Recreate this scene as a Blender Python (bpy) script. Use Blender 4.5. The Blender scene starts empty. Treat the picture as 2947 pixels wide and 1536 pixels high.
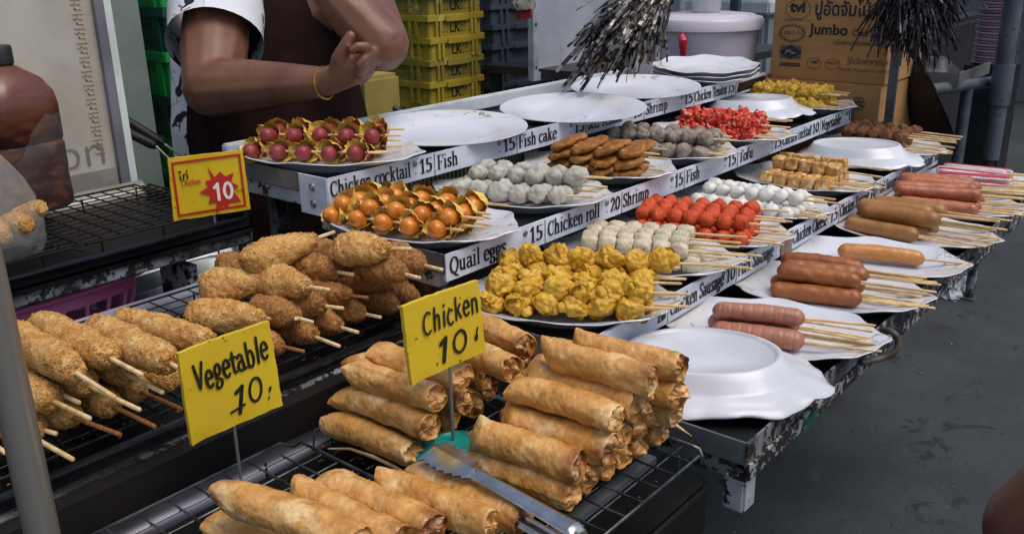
import bpy, bmesh, math, random
from math import sin, cos, pi, radians as rad
from mathutils import Vector as V, Matrix, noise, Euler
random.seed(7)
sc = bpy.context.scene
COL = sc.collection

# ---------------------------------------------------------------- camera, sky, sun
CAM = V((-1.0, 0.0, 1.46)); FOC = 2640.18; KX = 2947/2576
YAW, PITCH, ROLL = rad(39.975), rad(18.860), rad(1.082)
_f = V((cos(YAW)*cos(PITCH), sin(YAW)*cos(PITCH), -sin(PITCH)))
_r = _f.cross(V((0, 0, 1))).normalized(); _d = _f.cross(_r)
RT = _r*cos(ROLL) + _d*sin(ROLL); DN = -_r*sin(ROLL) + _d*cos(ROLL); FW = _f
cd = bpy.data.cameras.new("camera"); co = bpy.data.objects.new("camera", cd); COL.objects.link(co)
m = Matrix((RT, -DN, -FW)).transposed().to_4x4(); m.translation = CAM
co.matrix_world = m
cd.sensor_width = 36; cd.lens = 36*FOC/2947; cd.clip_start = .02; cd.clip_end = 500
sc.camera = co

SUN_EL, SUN_AZ = 66, -84      # high soft light from the street side
w = bpy.data.worlds.new("World"); sc.world = w; w.use_nodes = True
nt = w.node_tree; bg = nt.nodes["Background"]
sky = nt.nodes.new("ShaderNodeTexSky"); sky.sky_type = 'NISHITA'; sky.sun_disc = False
sky.sun_elevation = rad(SUN_EL); sky.sun_rotation = rad(90-SUN_AZ)
sky.air_density = 1.0; sky.dust_density = 3.0; sky.ozone_density = 1.0
nt.links.new(sky.outputs[0], bg.inputs[0]); bg.inputs[1].default_value = .105
sd = bpy.data.lights.new("sun", 'SUN'); sd.energy = 1.2; sd.angle = rad(42); sd.color = (1, .95, .88)
so = bpy.data.objects.new("sun", sd); COL.objects.link(so)
dirv = V((cos(rad(SUN_AZ))*cos(rad(SUN_EL)), sin(rad(SUN_AZ))*cos(rad(SUN_EL)), sin(rad(SUN_EL))))
so.rotation_euler = dirv.to_track_quat('Z', 'Y').to_euler()
sc.view_settings.view_transform = 'Standard'; sc.view_settings.look = 'None'
sc.view_settings.exposure = 0.60; sc.view_settings.gamma = 1
sc.cycles.max_bounces = 6; sc.cycles.diffuse_bounces = 3; sc.cycles.glossy_bounces = 3
sc.cycles.transparent_max_bounces = 10

# ---------------------------------------------------------------- where a photo pixel lies on a real plane
def ray(px, py):
    return RT*((px*KX-1473.5)/FOC) + DN*((py*KX-768)/FOC) + FW
def PZ(px, py, z): d = ray(px, py); return CAM + d*((z-CAM.z)/d.z)
def PY(px, py, y): d = ray(px, py); return CAM + d*((y-CAM.y)/d.y)
def PX(px, py, x): d = ray(px, py); return CAM + d*((x-CAM.x)/d.x)
def PD(px, py, dep): return CAM + ray(px, py)*dep
def proj(p):
    q = V(p)-CAM; c = q.dot(FW)
    return ((1473.5+FOC*q.dot(RT)/c)/KX, (768+FOC*q.dot(DN)/c)/KX)
def XAT(px, y, z):                       # X on the line (y, z) seen at column px
    a, b = -.9, 40.
    for _ in range(60):
        mm = (a+b)/2
        if proj((mm, y, z))[0] < px: a = mm
        else: b = mm
    return a

# ---------------------------------------------------------------- mesh builder
class MB:
    def __init__(s): s.v = []; s.f = []
    def add(s, vs, fs):
        o = len(s.v); s.v += [V(p) for p in vs]; s.f += [tuple(i+o for i in f) for f in fs]; return s
    def box(s, c, sz, R=None):
        c = V(c); h = V(sz)/2; vs = []
        for x, y, z in ((-1,-1,-1),(1,-1,-1),(1,1,-1),(-1,1,-1),(-1,-1,1),(1,-1,1),(1,1,1),(-1,1,1)):
            p = V((x*h.x, y*h.y, z*h.z)); p = (R @ p) if R else p; vs.append(c+p)
        return s.add(vs, [(0,3,2,1),(4,5,6,7),(0,1,5,4),(1,2,6,5),(2,3,7,6),(3,0,4,7)])
    def b2(s, a, b):                      # box from corner to corner
        a = V(a); b = V(b); return s.box((a+b)/2, (abs(b.x-a.x), abs(b.y-a.y), abs(b.z-a.z)))
    def tube(s, pts, r, n=8, cap=True, closed=False):
        pts = [V(p) for p in pts]; k = len(pts); rr = r if isinstance(r, (list, tuple)) else [r]*k
        vs = []; fs = []; up = V((0, 0, 1)); pu = None
        for i, p in enumerate(pts):
            if closed: t = pts[(i+1) % k]-pts[i-1]
            else: t = pts[min(i+1, k-1)]-pts[max(i-1, 0)]
            t.normalize()
            if pu is None:
                a = up if abs(t.z) < .9 else V((1, 0, 0)); u = (a-t*a.dot(t)).normalized()
            else:
                u = pu-t*pu.dot(t); u = u.normalized() if u.length > 1e-6 else V((1, 0, 0))
            pu = u; q = t.cross(u)
            for j in range(n):
                a = 2*pi*j/n; vs.append(p+(u*cos(a)+q*sin(a))*rr[i])
        for i in range(k if closed else k-1):
            i2 = (i+1) % k
            for j in range(n): fs.append((i*n+j, i*n+(j+1) % n, i2*n+(j+1) % n, i2*n+j))
        if cap and not closed: fs += [tuple(reversed(range(n))), tuple((k-1)*n+j for j in range(n))]
        return s.add(vs, fs)
    def lathe(s, prof, n=32, ax=1, ay=1, c=(0, 0, 0), mod=None):
        vs = []; fs = []; c = V(c); k = len(prof)
        for i, (r, z) in enumerate(prof):
            for j in range(n):
                a = 2*pi*j/n; rr, zz = (r, z) if mod is None else mod(r, z, a)
                vs.append(c+V((cos(a)*rr*ax, sin(a)*rr*ay, zz)))
        for i in range(k-1):
            for j in range(n): fs.append((i*n+j, i*n+(j+1) % n, (i+1)*n+(j+1) % n, (i+1)*n+j))
        return s.add(vs, fs)
    def prism(s, poly, z0, z1, M4=None):  # polygon in xy extruded in z
        n = len(poly); vs = [V((x, y, z0)) for x, y in poly]+[V((x, y, z1)) for x, y in poly]
        if M4: vs = [M4 @ p for p in vs]
        fs = [tuple(reversed(range(n))), tuple(range(n, 2*n))]+[(i, (i+1) % n, n+(i+1) % n, n+i) for i in range(n)]
        return s.add(vs, fs)
    def grid(s, nu, nv, fn):
        vs = [fn(i/nu, j/nv) for i in range(nu+1) for j in range(nv+1)]
        fs = [(i*(nv+1)+j, (i+1)*(nv+1)+j, (i+1)*(nv+1)+j+1, i*(nv+1)+j+1) for i in range(nu) for j in range(nv)]
        return s.add(vs, fs)
    def mesh(s, name, mat=None, ang=40, bevel=0, merge=False):
        me = bpy.data.meshes.new(name); me.from_pydata([tuple(p) for p in s.v], [], s.f)
        bm = bmesh.new(); bm.from_mesh(me)
        if merge: bmesh.ops.remove_doubles(bm, verts=bm.verts, dist=1e-6)
        if bevel:
            es = [e for e in bm.edges if len(e.link_faces) == 2 and e.calc_face_angle(0) > .6]
            bmesh.ops.bevel(bm, geom=es, offset=bevel, segments=2, affect='EDGES', clamp_overlap=True)
        bmesh.ops.recalc_face_normals(bm, faces=bm.faces)
        bm.to_mesh(me); bm.free()
        for p in me.polygons: p.use_smooth = True
        me.set_sharp_from_angle(angle=rad(ang))
        if mat: me.materials.append(mat)
        return me

def link(name, me, parent=None, loc=None, rot=None, scale=None):
    o = bpy.data.objects.new(name, me); COL.objects.link(o)
    if parent: o.parent = parent
    if loc is not None: o.location = loc
    if rot is not None: o.rotation_euler = rot
    if scale is not None: o.scale = scale
    return o
def part(name, mb, mat, parent=None, ang=40, bevel=0, merge=False, label=None):
    o = link(name, mb.mesh(name, mat, ang, bevel, merge), parent)
    if label: o["label"] = label
    return o
def tag(o, label, cat, group=None):
    o["label"] = label; o["category"] = cat
    if group: o["group"] = group
    return o
def thing(name, label, cat, loc=(0, 0, 0), rz=0, group=None):
    o = link(name, None, None, loc, (0, 0, rz)); o.empty_display_size = .02
    return tag(o, label, cat, group)
def struct(name, mb, mat, kind="structure", **k):
    o = part(name, mb, mat, **k); o["kind"] = kind; return o
ORD = ["first", "second", "third", "fourth", "fifth", "sixth", "seventh", "eighth", "ninth", "tenth", "eleventh", "twelfth", "thirteenth", "fourteenth", "fifteenth", "sixteenth"]

# ---------------------------------------------------------------- materials
def hx(h):
    c = [int(h[i:i+2], 16)/255 for i in (0, 2, 4)]
    return tuple([(x/12.92 if x <= .04045 else ((x+.055)/1.055)**2.4) for x in c]+[1])
class N:
    def __init__(s, name):
        s.m = bpy.data.materials.new(name); s.m.use_nodes = True; s.t = s.m.node_tree
        s.b = s.t.nodes["Principled BSDF"]
        tc = s.t.nodes.new("ShaderNodeTexCoord"); oi = s.t.nodes.new("ShaderNodeObjectInfo")
        ad = s.t.nodes.new("ShaderNodeVectorMath"); ad.operation = 'ADD'
        ml = s.t.nodes.new("ShaderNodeVectorMath"); ml.operation = 'SCALE'
        cb = s.t.nodes.new("ShaderNodeCombineXYZ")
        for i in range(3): s.t.links.new(oi.outputs['Random'], cb.inputs[i])
        s.t.links.new(cb.outputs[0], ml.inputs[0]); ml.inputs[3].default_value = 3.7
        s.t.links.new(tc.outputs['Object'], ad.inputs[0]); s.t.links.new(ml.outputs[0], ad.inputs[1])
        s.co = ad.outputs[0]; s.obj = tc.outputs['Object']; s.rnd = oi.outputs['Random']
    def noise(s, scale, det=4, rough=.55, dist=0, st=None):
        n = s.t.nodes.new("ShaderNodeTexNoise"); n.inputs['Scale'].default_value = scale; n.inputs['Detail'].default_value = det
        n.inputs['Roughness'].default_value = rough; n.inputs['Distortion'].default_value = dist
        src = s.co
        if st:
            mp = s.t.nodes.new("ShaderNodeMapping"); mp.inputs['Scale'].default_value = st; s.t.links.new(s.co, mp.inputs[0]); src = mp.outputs[0]
        s.t.links.new(src, n.inputs['Vector']); return n.outputs['Fac']
    def voro(s, scale):
        n = s.t.nodes.new("ShaderNodeTexVoronoi"); n.inputs['Scale'].default_value = scale; s.t.links.new(s.co, n.inputs['Vector']); return n.outputs['Distance']
    def ramp(s, fac, a, b):               # 0..1 smooth step between a and b
        n = s.t.nodes.new("ShaderNodeMapRange"); n.interpolation_type = 'SMOOTHSTEP'
        s.t.links.new(fac, n.inputs[0]); n.inputs[1].default_value = a; n.inputs[2].default_value = b; return n.outputs[0]
    def math(s, op, a, b=None):
        n = s.t.nodes.new("ShaderNodeMath"); n.operation = op
        for i, q in enumerate((a, b)):
            if q is None: continue
            if isinstance(q, (int, float)): n.inputs[i].default_value = q
            else: s.t.links.new(q, n.inputs[i])
        return n.outputs[0]
    def mix(s, fac, a, b):
        n = s.t.nodes.new("ShaderNodeMix"); n.data_type = 'RGBA'
        if isinstance(fac, (int, float)): n.inputs[0].default_value = fac
        else: s.t.links.new(fac, n.inputs[0])
        for i, q in ((6, a), (7, b)):
            if isinstance(q, tuple): n.inputs[i].default_value = q
            else: s.t.links.new(q, n.inputs[i])
        return n.outputs[2]
    def sep(s):
        n = s.t.nodes.new("ShaderNodeSeparateXYZ"); s.t.links.new(s.obj, n.inputs[0]); return n.outputs
    def col(s, c):
        if isinstance(c, tuple): s.b.inputs['Base Color'].default_value = c
        else: s.t.links.new(c, s.b.inputs['Base Color'])
        return s
    def setv(s, **k):
        for n, v in k.items():
            i = s.b.inputs[n.replace('_', ' ')]
            if isinstance(v, (int, float, tuple)): i.default_value = v
            else: s.t.links.new(v, i)
        return s
    def bump(s, h, strength=.3, dist=.002):
        n = s.t.nodes.new("ShaderNodeBump"); n.inputs['Strength'].default_value = strength; n.inputs['Distance'].default_value = dist
        s.t.links.new(h, n.inputs['Height']); s.t.links.new(n.outputs[0], s.b.inputs['Normal']); return s
def M(name, c1, c2=None, scale=25, rough=.5, metal=0, bump=0, bscale=120, bdist=.001, lo=.35, hi=.65, c3=None, s3=60, t3=.62, coat=0, sss=0, spec=None, det=4, st=None, r2=None):
    n = N(name); c = hx(c1)
    if c2:
        nz = n.ramp(n.noise(scale, det, st=st), lo, hi); c = n.mix(nz, c, hx(c2))
    if c3: c = n.mix(n.ramp(n.noise(s3, 3), t3, t3+.06), c, hx(c3))
    n.col(c); n.setv(Metallic=metal)
    if r2 is not None: n.setv(Roughness=n.math('ADD', n.math('MULTIPLY', n.noise(scale*1.7, 3), r2-rough), rough))
    else: n.setv(Roughness=rough)
    if bump: n.bump(n.noise(bscale, 5), bump, bdist)
    if coat: n.setv(Coat_Weight=coat, Coat_Roughness=.15)
    if sss: n.setv(Subsurface_Weight=sss); n.b.inputs['Subsurface Radius'].default_value = (.01, .005, .003)
    if spec is not None: n.b.inputs['Specular IOR Level'].default_value = spec
    return n.m

def chipped(name, paint, under, amt=.5, rust='41241a', scale=22):
    n = N(name); a = n.noise(scale, 6, .7); b = n.noise(scale*2.7, 5, .65)
    msk = n.ramp(n.math('ADD', a, n.math('MULTIPLY', b, .45)), amt+.24-.015, amt+.24+.015)
    u = n.mix(n.ramp(b, .45, .62), hx(under), hx(rust))
    n.col(n.mix(msk, n.mix(n.ramp(n.noise(9, 3), .35, .7), hx(paint), hx('8f9396')), u)); n.setv(Roughness=.65)
    n.bump(msk, .5, .0008); return n.m

m_strip = M('label_strip_paint', 'd6d9e4', 'b9bfcc', 9, .42, bump=.12, bscale=40, c3='6d7076', s3=35, t3=.69, st=(1, 1, 3))
m_alum = M('aluminium', '9a9da0', '7d8286', 14, .42, .75, bump=.1, bscale=60, c3='3a3a3a', s3=45, t3=.68, r2=.6)
m_alumw = M('pale_aluminium', 'b4b9bd', '8e959a', 12, .5, .25, bump=.12, bscale=50, c3='4a4844', s3=38, t3=.67)
m_shelf = M('dark_shelf', '2b2d2f', '1c1d1f', 8, .35, .5, bump=.1, bscale=30, r2=.6)
m_black = M('black_grime', '0d0d0d', '17120e', 12, .55, bump=.3, bscale=80)  # also colours the sheets that stand in for shade inside the stand
m_blackmetal = M('black_oily_metal', '121212', '1d1a18', 7, .28, .6, bump=.12, bscale=18, r2=.6, c3='4a3a28', s3=90, t3=.72)
m_chip = chipped('chipped_white_paint', 'b9bcba', '17120f', .52)
m_chipd = chipped('chipped_dark_frame', '3c3e40', '110e0c', .48, '2e1d16', scale=40)
m_chipe = chipped('chipped_front_edge', '9c9d98', '15100d', .44, '2e1d16', scale=75)
m_rail = chipped('worn_dark_rail', '242525', '0b0a0a', .50, '1e1914', scale=45)
m_rim = M('dark_steel_rim', '3b3b40', '242427', 9, .3, .75)
m_steel = M('brushed_steel', '97948c', '827d74', 5, .34, .6, bump=.05, bscale=60, st=(1, 1, .1))
m_chrome = M('chrome', 'd0ccc4', 'b4b0a8', 40, .16, 1, st=(1, 1, 1), r2=.28)
m_wire = M('rack_wire', '6a6d70', '3d3f41', 30, .35, .8)
m_wired = M('dark_rack_wire', '241f1b', '15130f', 30, .5, .5)
m_ink = M('black_lettering', '121114', None, 1, .5)
m_red = M('red_print', 'b3221c', None, 1, .5)
m_white = M('white_print', 'e3ddd0', None, 1, .5)
m_stick = M('bamboo', 'e0c392', 'c4a068', 40, .6, st=(.2, 1, 1), bump=.1, bscale=200)
m_stickd = M('fried_bamboo', '9a6632', '6f431e', 40, .6)
def plate_mat(wide=False):
    n = N('melamine'); s = n.sep()
    ax = n.math('ABSOLUTE', s[0]); zone = n.ramp(ax, .10, .15)
    if wide: zone = n.ramp(n.math('ADD', s[1], n.math('MULTIPLY', s[0], .25)), .085, .115)
    fl = n.math('MULTIPLY', n.ramp(n.noise(45, 4, .6, .6), .57, .63), zone)
    cr = n.math('MULTIPLY', zone, n.ramp(n.noise(12, 2), .45, .6))
    leaf = n.mix(n.ramp(n.noise(80, 2), .45, .55), hx('4f6a46'), hx('9a8a52'))
    c = n.mix(n.math('MULTIPLY', cr, .35), hx('cccdd3'), hx('c3ba86'))
    c = n.mix(n.math('MULTIPLY', fl, .75), c, leaf)
    sm = n.math('MULTIPLY', n.ramp(n.noise(9, 6, .7, .8), .52, .76), .22); c = n.mix(sm, c, hx('a39a84'))
    c = n.mix(n.ramp(n.noise(150, 2), .74, .77), c, hx('7a6248'))
    n.col(c); n.setv(Roughness=n.math('ADD', n.math('MULTIPLY', n.noise(14, 4), .3), .08)); n.setv(Coat_Weight=.3); n.bump(n.noise(18, 2), .04, .002); return n.m
m_plate = plate_mat(); m_platew = plate_mat(True)
m_foam = M('white_plate_underside', 'cfd1d7', 'bfc1c6', 7, .22, bump=.05, bscale=30, c3='a9a59a', s3=60, t3=.72, r2=.4, coat=.2)
# ---------------------------------------------------------------- lettering
def arc(cx, cy, rx, ry, a0, a1, n=14):
    return [(cx+rx*cos(rad(a0+(a1-a0)*i/n)), cy+ry*sin(rad(a0+(a1-a0)*i/n))) for i in range(n+1)]
# glyph: advance, strokes, serif strokes (thin)
def _st(x, h=.5, foot=True): return [[(x, 0), (x, h)]], ([[(x-.1, .012), (x+.1, .012)]] if foot else [])+[[(x-.1, h-.012), (x, h-.012)]]
G = {}
def g(ch, adv, st, se=()): G[ch] = (adv, [list(x) for x in st], [list(x) for x in se])
g('C', .58, [arc(.31, .36, .25, .35, 52, 308)], [[(.5, .70), (.5, .52)], [(.5, .2), (.5, .12)]])
g('h', .56, [[(.14, 0), (.14, .74)], [(.14, .36), (.22, .46), (.31, .49), (.39, .42), (.41, .3), (.41, 0)]], [[(.04, .012), (.24, .012)], [(.31, .012), (.51, .012)], [(.04, .73), (.14, .73)]])
g('i', .3, [[(.15, 0), (.15, .49)], [(.15, .66), (.15, .70)]], [[(.05, .012), (.25, .012)], [(.05, .48), (.15, .48)]])
g('c', .44, [arc(.25, .245, .18, .245, 55, 310)], [[(.37, .42), (.37, .36)]])
g('k', .54, [[(.14, 0), (.14, .74)], [(.14, .2), (.38, .47)], [(.24, .3), (.42, .02)]], [[(.04, .012), (.24, .012)], [(.33, .012), (.53, .012)], [(.3, .48), (.48, .48)], [(.04, .73), (.14, .73)]])
g('e', .45, [[(.08, .27), (.39, .27)]+arc(.24, .25, .17, .25, 8, 315)])
g('n', .56, [[(.14, 0), (.14, .48)], [(.14, .36), (.22, .46), (.31, .49), (.39, .42), (.41, .3), (.41, 0)]], [[(.04, .012), (.24, .012)], [(.31, .012), (.51, .012)], [(.04, .48), (.14, .48)]])
g('o', .47, [arc(.235, .25, .175, .25, 0, 360, 18)])
g('t', .34, [[(.15, .62), (.15, .1), (.2, .02), (.3, .05)], [(.03, .47), (.29, .47)]])
g('a', .47, [arc(.22, .15, .15, .14, 0, 360, 14), [(.09, .4), (.15, .48), (.27, .48), (.34, .4), (.34, .08), (.38, .01), (.45, .04)]])
g('l', .3, [[(.15, 0), (.15, .74)]], [[(.05, .012), (.25, .012)], [(.05, .73), (.15, .73)]])
g('F', .54, [[(.16, 0), (.16, .72)], [(.16, .71), (.5, .71)], [(.16, .37), (.38, .37)]], [[(.05, .012), (.28, .012)], [(.05, .71), (.16, .71)], [(.5, .71), (.5, .54)], [(.37, .44), (.37, .3)]])
g('s', .4, [[(.33, .42), (.25, .48), (.14, .46), (.09, .37), (.16, .29), (.28, .22), (.33, .13), (.27, .03), (.16, .01), (.07, .07)]], [[(.34, .48), (.34, .36)], [(.06, .15), (.06, .02)]])
g('B', .6, [[(.16, 0), (.16, .72)], [(.16, .71), (.36, .7), (.46, .62), (.46, .46), (.36, .39), (.16, .38)], [(.36, .39), (.48, .32), (.5, .14), (.4, .02), (.16, .01)]], [[(.05, .012), (.16, .012)], [(.05, .71), (.16, .71)]])
g('f', .34, [[(.14, 0), (.14, .62), (.2, .72), (.32, .7)], [(.04, .47), (.28, .47)]], [[(.04, .012), (.26, .012)]])
g('T', .58, [[(.29, 0), (.29, .71)], [(.05, .71), (.53, .71)]], [[(.17, .012), (.41, .012)], [(.05, .71), (.05, .55)], [(.53, .71), (.53, .55)]])
g('d', .52, [arc(.22, .24, .15, .24, 40, 320), [(.37, .74), (.37, 0)]], [[(.27, .73), (.37, .73)], [(.37, .012), (.48, .012)]])
g('S', .5, [[(.42, .6), (.34, .7), (.2, .71), (.1, .63), (.1, .5), (.2, .41), (.35, .33), (.43, .22), (.4, .08), (.28, .01), (.15, .03), (.07, .12)]], [[(.43, .71), (.43, .55)], [(.06, .2), (.06, .02)]])
g('r', .4, [[(.14, 0), (.14, .48)], [(.14, .34), (.22, .46), (.33, .47)], [(.33, .42), (.33, .44)]], [[(.04, .012), (.25, .012)], [(.04, .48), (.14, .48)]])
g('m', .82, [[(.14, 0), (.14, .48)], [(.14, .36), (.22, .47), (.31, .48), (.4, .4), (.4, 0)], [(.4, .36), (.48, .47), (.58, .48), (.66, .4), (.66, 0)]], [[(.04, .012), (.24, .012)], [(.31, .012), (.5, .012)], [(.57, .012), (.77, .012)]])
g('p', .52, [[(.14, -.22), (.14, .48)], arc(.28, .24, .16, .24, 140, -140)], [[(.04, -.21), (.25, -.21)], [(.04, .48), (.14, .48)]])
g('Q', .66, [arc(.33, .36, .26, .35, 0, 360, 20), [(.3, .05), (.42, -.1), (.6, -.16)]])
g('u', .56, [[(.13, .48), (.13, .14), (.2, .03), (.3, .03), (.4, .14)], [(.4, .48), (.4, 0)]], [[(.03, .48), (.13, .48)], [(.3, .48), (.4, .48)], [(.4, .012), (.5, .012)]])
g('g', .48, [arc(.22, .32, .14, .16, 0, 360, 14), [(.12, .17), (.12, .08), (.35, .04), (.4, -.08), (.3, -.2), (.12, -.2), (.06, -.11), (.12, -.02)]], [[(.33, .42), (.45, .45)]])
g('P', .56, [[(.16, 0), (.16, .72)], [(.16, .71), (.38, .69), (.48, .58), (.47, .44), (.36, .35), (.16, .34)]], [[(.05, .012), (.28, .012)], [(.05, .71), (.16, .71)]])
g('V', .62, [[(.1, .71), (.32, .02)], [(.32, .02), (.53, .71)]], [[(.0, .71), (.2, .71)], [(.43, .71), (.63, .71)]])
g('b', .52, [[(.14, .74), (.14, .02)], arc(.28, .24, .16, .24, 140, -140)], [[(.04, .73), (.14, .73)]])
g('I', .34, [[(.16, 0), (.16, .72)]], [[(.05, .012), (.28, .012)], [(.05, .71), (.28, .71)]])
g('1', .42, [[(.23, 0), (.23, .72)], [(.08, .56), (.23, .71)]], [[(.1, .012), (.36, .012)]])
g('5', .48, [[(.13, .70), (.13, .4)], [(.13, .69), (.4, .69)], [(.13, .4), (.26, .44), (.38, .36), (.4, .2), (.32, .04), (.18, .02), (.08, .1)]])
g('0', .5, [arc(.25, .36, .17, .34, 0, 360, 18)])
g('2', .48, [[(.1, .55), (.14, .67), (.25, .71), (.37, .63), (.37, .48), (.25, .28), (.09, .05)], [(.09, .05), (.4, .05)]], [[(.4, .05), (.42, .18)]])
g(' ', .26, [])
def hull(pts):
    pts = sorted(set((round(a, 5), round(b, 5)) for a, b in pts))
    def half(ps):
        o = []
        for p in ps:
            while len(o) > 1 and (o[-1][0]-o[-2][0])*(p[1]-o[-2][1])-(o[-1][1]-o[-2][1])*(p[0]-o[-2][0]) <= 1e-9: o.pop()
            o.append(p)
        return o
    a = half(pts); b = half(pts[::-1]); return a[:-1]+b[:-1]
def smooth(p, it=1):
    for _ in range(it):
        if len(p) < 3: return p
        q = [p[0]]
        for a, b in zip(p, p[1:]): q += [(a[0]*.75+b[0]*.25, a[1]*.75+b[1]*.25), (a[0]*.25+b[0]*.75, a[1]*.25+b[1]*.75)]
        p = q+[p[-1]]
    return p
def pen_text(mb, s, size, M4, pen=(.05, .014), serif=True, jit=0, sx=1.0, rnd=None, it=0, width=None):
    """draw s with a flat (or round) pen; M4 maps text plane xy (z up out of surface) to the world"""
    rnd = rnd or random.Random(3); x = 0
    adv = sum(G[c][0] for c in s)
    if width: sx = width/(adv*size)
    k = 0
    for ch in s:
        a, st, se = G[ch]; dy = rnd.uniform(-jit, jit); tl = rnd.uniform(-jit, jit)*1.5
        for strokes, pn in ((st, pen), (se if serif else [], (pen[1]/max(sx, .3), pen[1]))):
            for pl in strokes:
                pl = smooth(pl, it)
                for p, q in zip(pl, pl[1:]):
                    pts = []
                    for (u, v) in (p, q):
                        u = u+tl*v; v = v+dy
                        if abs(pn[0]-pn[1]) < 1e-6:
                            pts += [(u+pn[0]*cos(t*pi/4)/sx, v+pn[1]*sin(t*pi/4)) for t in range(8)]
                        else: pts += [(u+i*pn[0], v+j*pn[1]) for i in (-1, 1) for j in (-1, 1)]
                    hp = [((x+u)*size*sx, v*size) for u, v in hull(pts)]
                    k += 1; z = .0002+(k % 9)*.00002
                    mb.prism(hp, 0, z, M4)
        x += a
    return x*size*sx
_tc = {}
def font_mesh(mb, s, M4, size=None, width=None, bold=0, extr=.0003, align='LEFT'):
    c = bpy.data.curves.new('t', 'FONT'); c.body = s; c.offset = bold; c.size = 1; c.align_x = align
    o = bpy.data.objects.new('t', c); COL.objects.link(o); bpy.context.view_layer.update()
    me = bpy.data.meshes.new_from_object(o.evaluated_get(bpy.context.evaluated_depsgraph_get()))
    xs = [v.co.x for v in me.vertices]; wd = max(xs)-min(xs)
    sx = size if size else width/wd
    if width: sx = width/wd
    sy = size or sx
    mb.add([M4 @ V((v.co.x*sx, v.co.y*sy, extr)) for v in me.vertices], [tuple(p.vertices) for p in me.polygons])
    bpy.data.objects.remove(o); bpy.data.curves.remove(c); bpy.data.meshes.remove(me)
def frame(o, x, y):                       # 4x4 from origin, x dir, y dir
    x = V(x).normalized(); z = x.cross(V(y)).normalized(); y = z.cross(x)
    mm = Matrix((x, y, z)).transposed().to_4x4(); mm.translation = V(o); return mm

# ---------------------------------------------------------------- street
m_road = N('asphalt'); 
_a = m_road.noise(3, 5); _b = m_road.noise(160, 4); _c = m_road.noise(14, 6, .7, st=(1, 3, 1))
_k = m_road.mix(m_road.ramp(_a, .3, .7), hx('292d30'), hx('353b3e'))
_k = m_road.mix(m_road.ramp(_c, .50, .72), _k, hx('2b2d30'))
_k = m_road.mix(m_road.ramp(m_road.noise(60, 2), .75, .78), _k, hx('6f7376'))
_k = m_road.mix(m_road.ramp(m_road.noise(34, 2, st=(1, 2.4, 1)), .69, .72), _k, hx('121314'))
_k = m_road.mix(m_road.ramp(m_road.noise(1.3, 3), .57, .66), _k, hx('202224'))
_k = m_road.mix(m_road.ramp(m_road.noise(5, 5, .7, 1.2), .60, .66), _k, hx('1a1b1c'))
_k = m_road.mix(m_road.ramp(m_road.noise(2.2, 4, .6), .66, .72), _k, hx('4b4f51'))
_k = m_road.mix(m_road.ramp(m_road.noise(95, 3, .6, st=(1, 2.2, 1)), .66, .72), _k, hx('191a1b'))
_k = m_road.mix(m_road.ramp(m_road.noise(120, 2), .71, .76), _k, hx('5a5d5f'))
_k = m_road.mix(m_road.ramp(m_road.noise(.9, 4, .65, 1.5), .60, .72), _k, hx('41474a'))
m_road.col(_k); m_road.setv(Roughness=.7); m_road.bump(_b, .5, .004); m_road = m_road.m
def gnd(u, v): return V((-30+80*u, -30+80*v, 0))
struct('road', MB().grid(4, 4, gnd), m_road)

# ---------------------------------------------------------------- stepped display stand
TY = [1.26, .979, .719, .446]; TZ = [1.092, 1.006, .915, .852]; XE = 1.757; BK = 1.57
stand = thing('display_stand', 'long stepped metal display stand with white hand lettered price strips', 'food stand', (0, .446, 0))
def sp(name, mb, mat, **k):
    o = part(name, mb, mat, stand, **k); o.location = -stand.location; return o
FL = .012
for i in range(4):
    y0 = TY[i]; z = TZ[i]; y1 = (TY[i-1]+.05) if i else BK
    b = MB().b2((.004, y0+.004, z-FL-.004), (XE, y1, z-FL))
    sp('shelf_tray', b, m_shelf)
    for xa in (0, XE): sp('side_rim', MB().b2((xa, y0, z-.034), (xa+.003, y1-(.052 if i else 0), z)), m_alum, bevel=.0006)
    a = MB().b2((.004, y0+.02, z-.062), (.03, y1-.055 if i else y1, z-.0345))
    sp('side_angle_bar', a, m_chip if i != 3 else m_chipd, bevel=.002)
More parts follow.
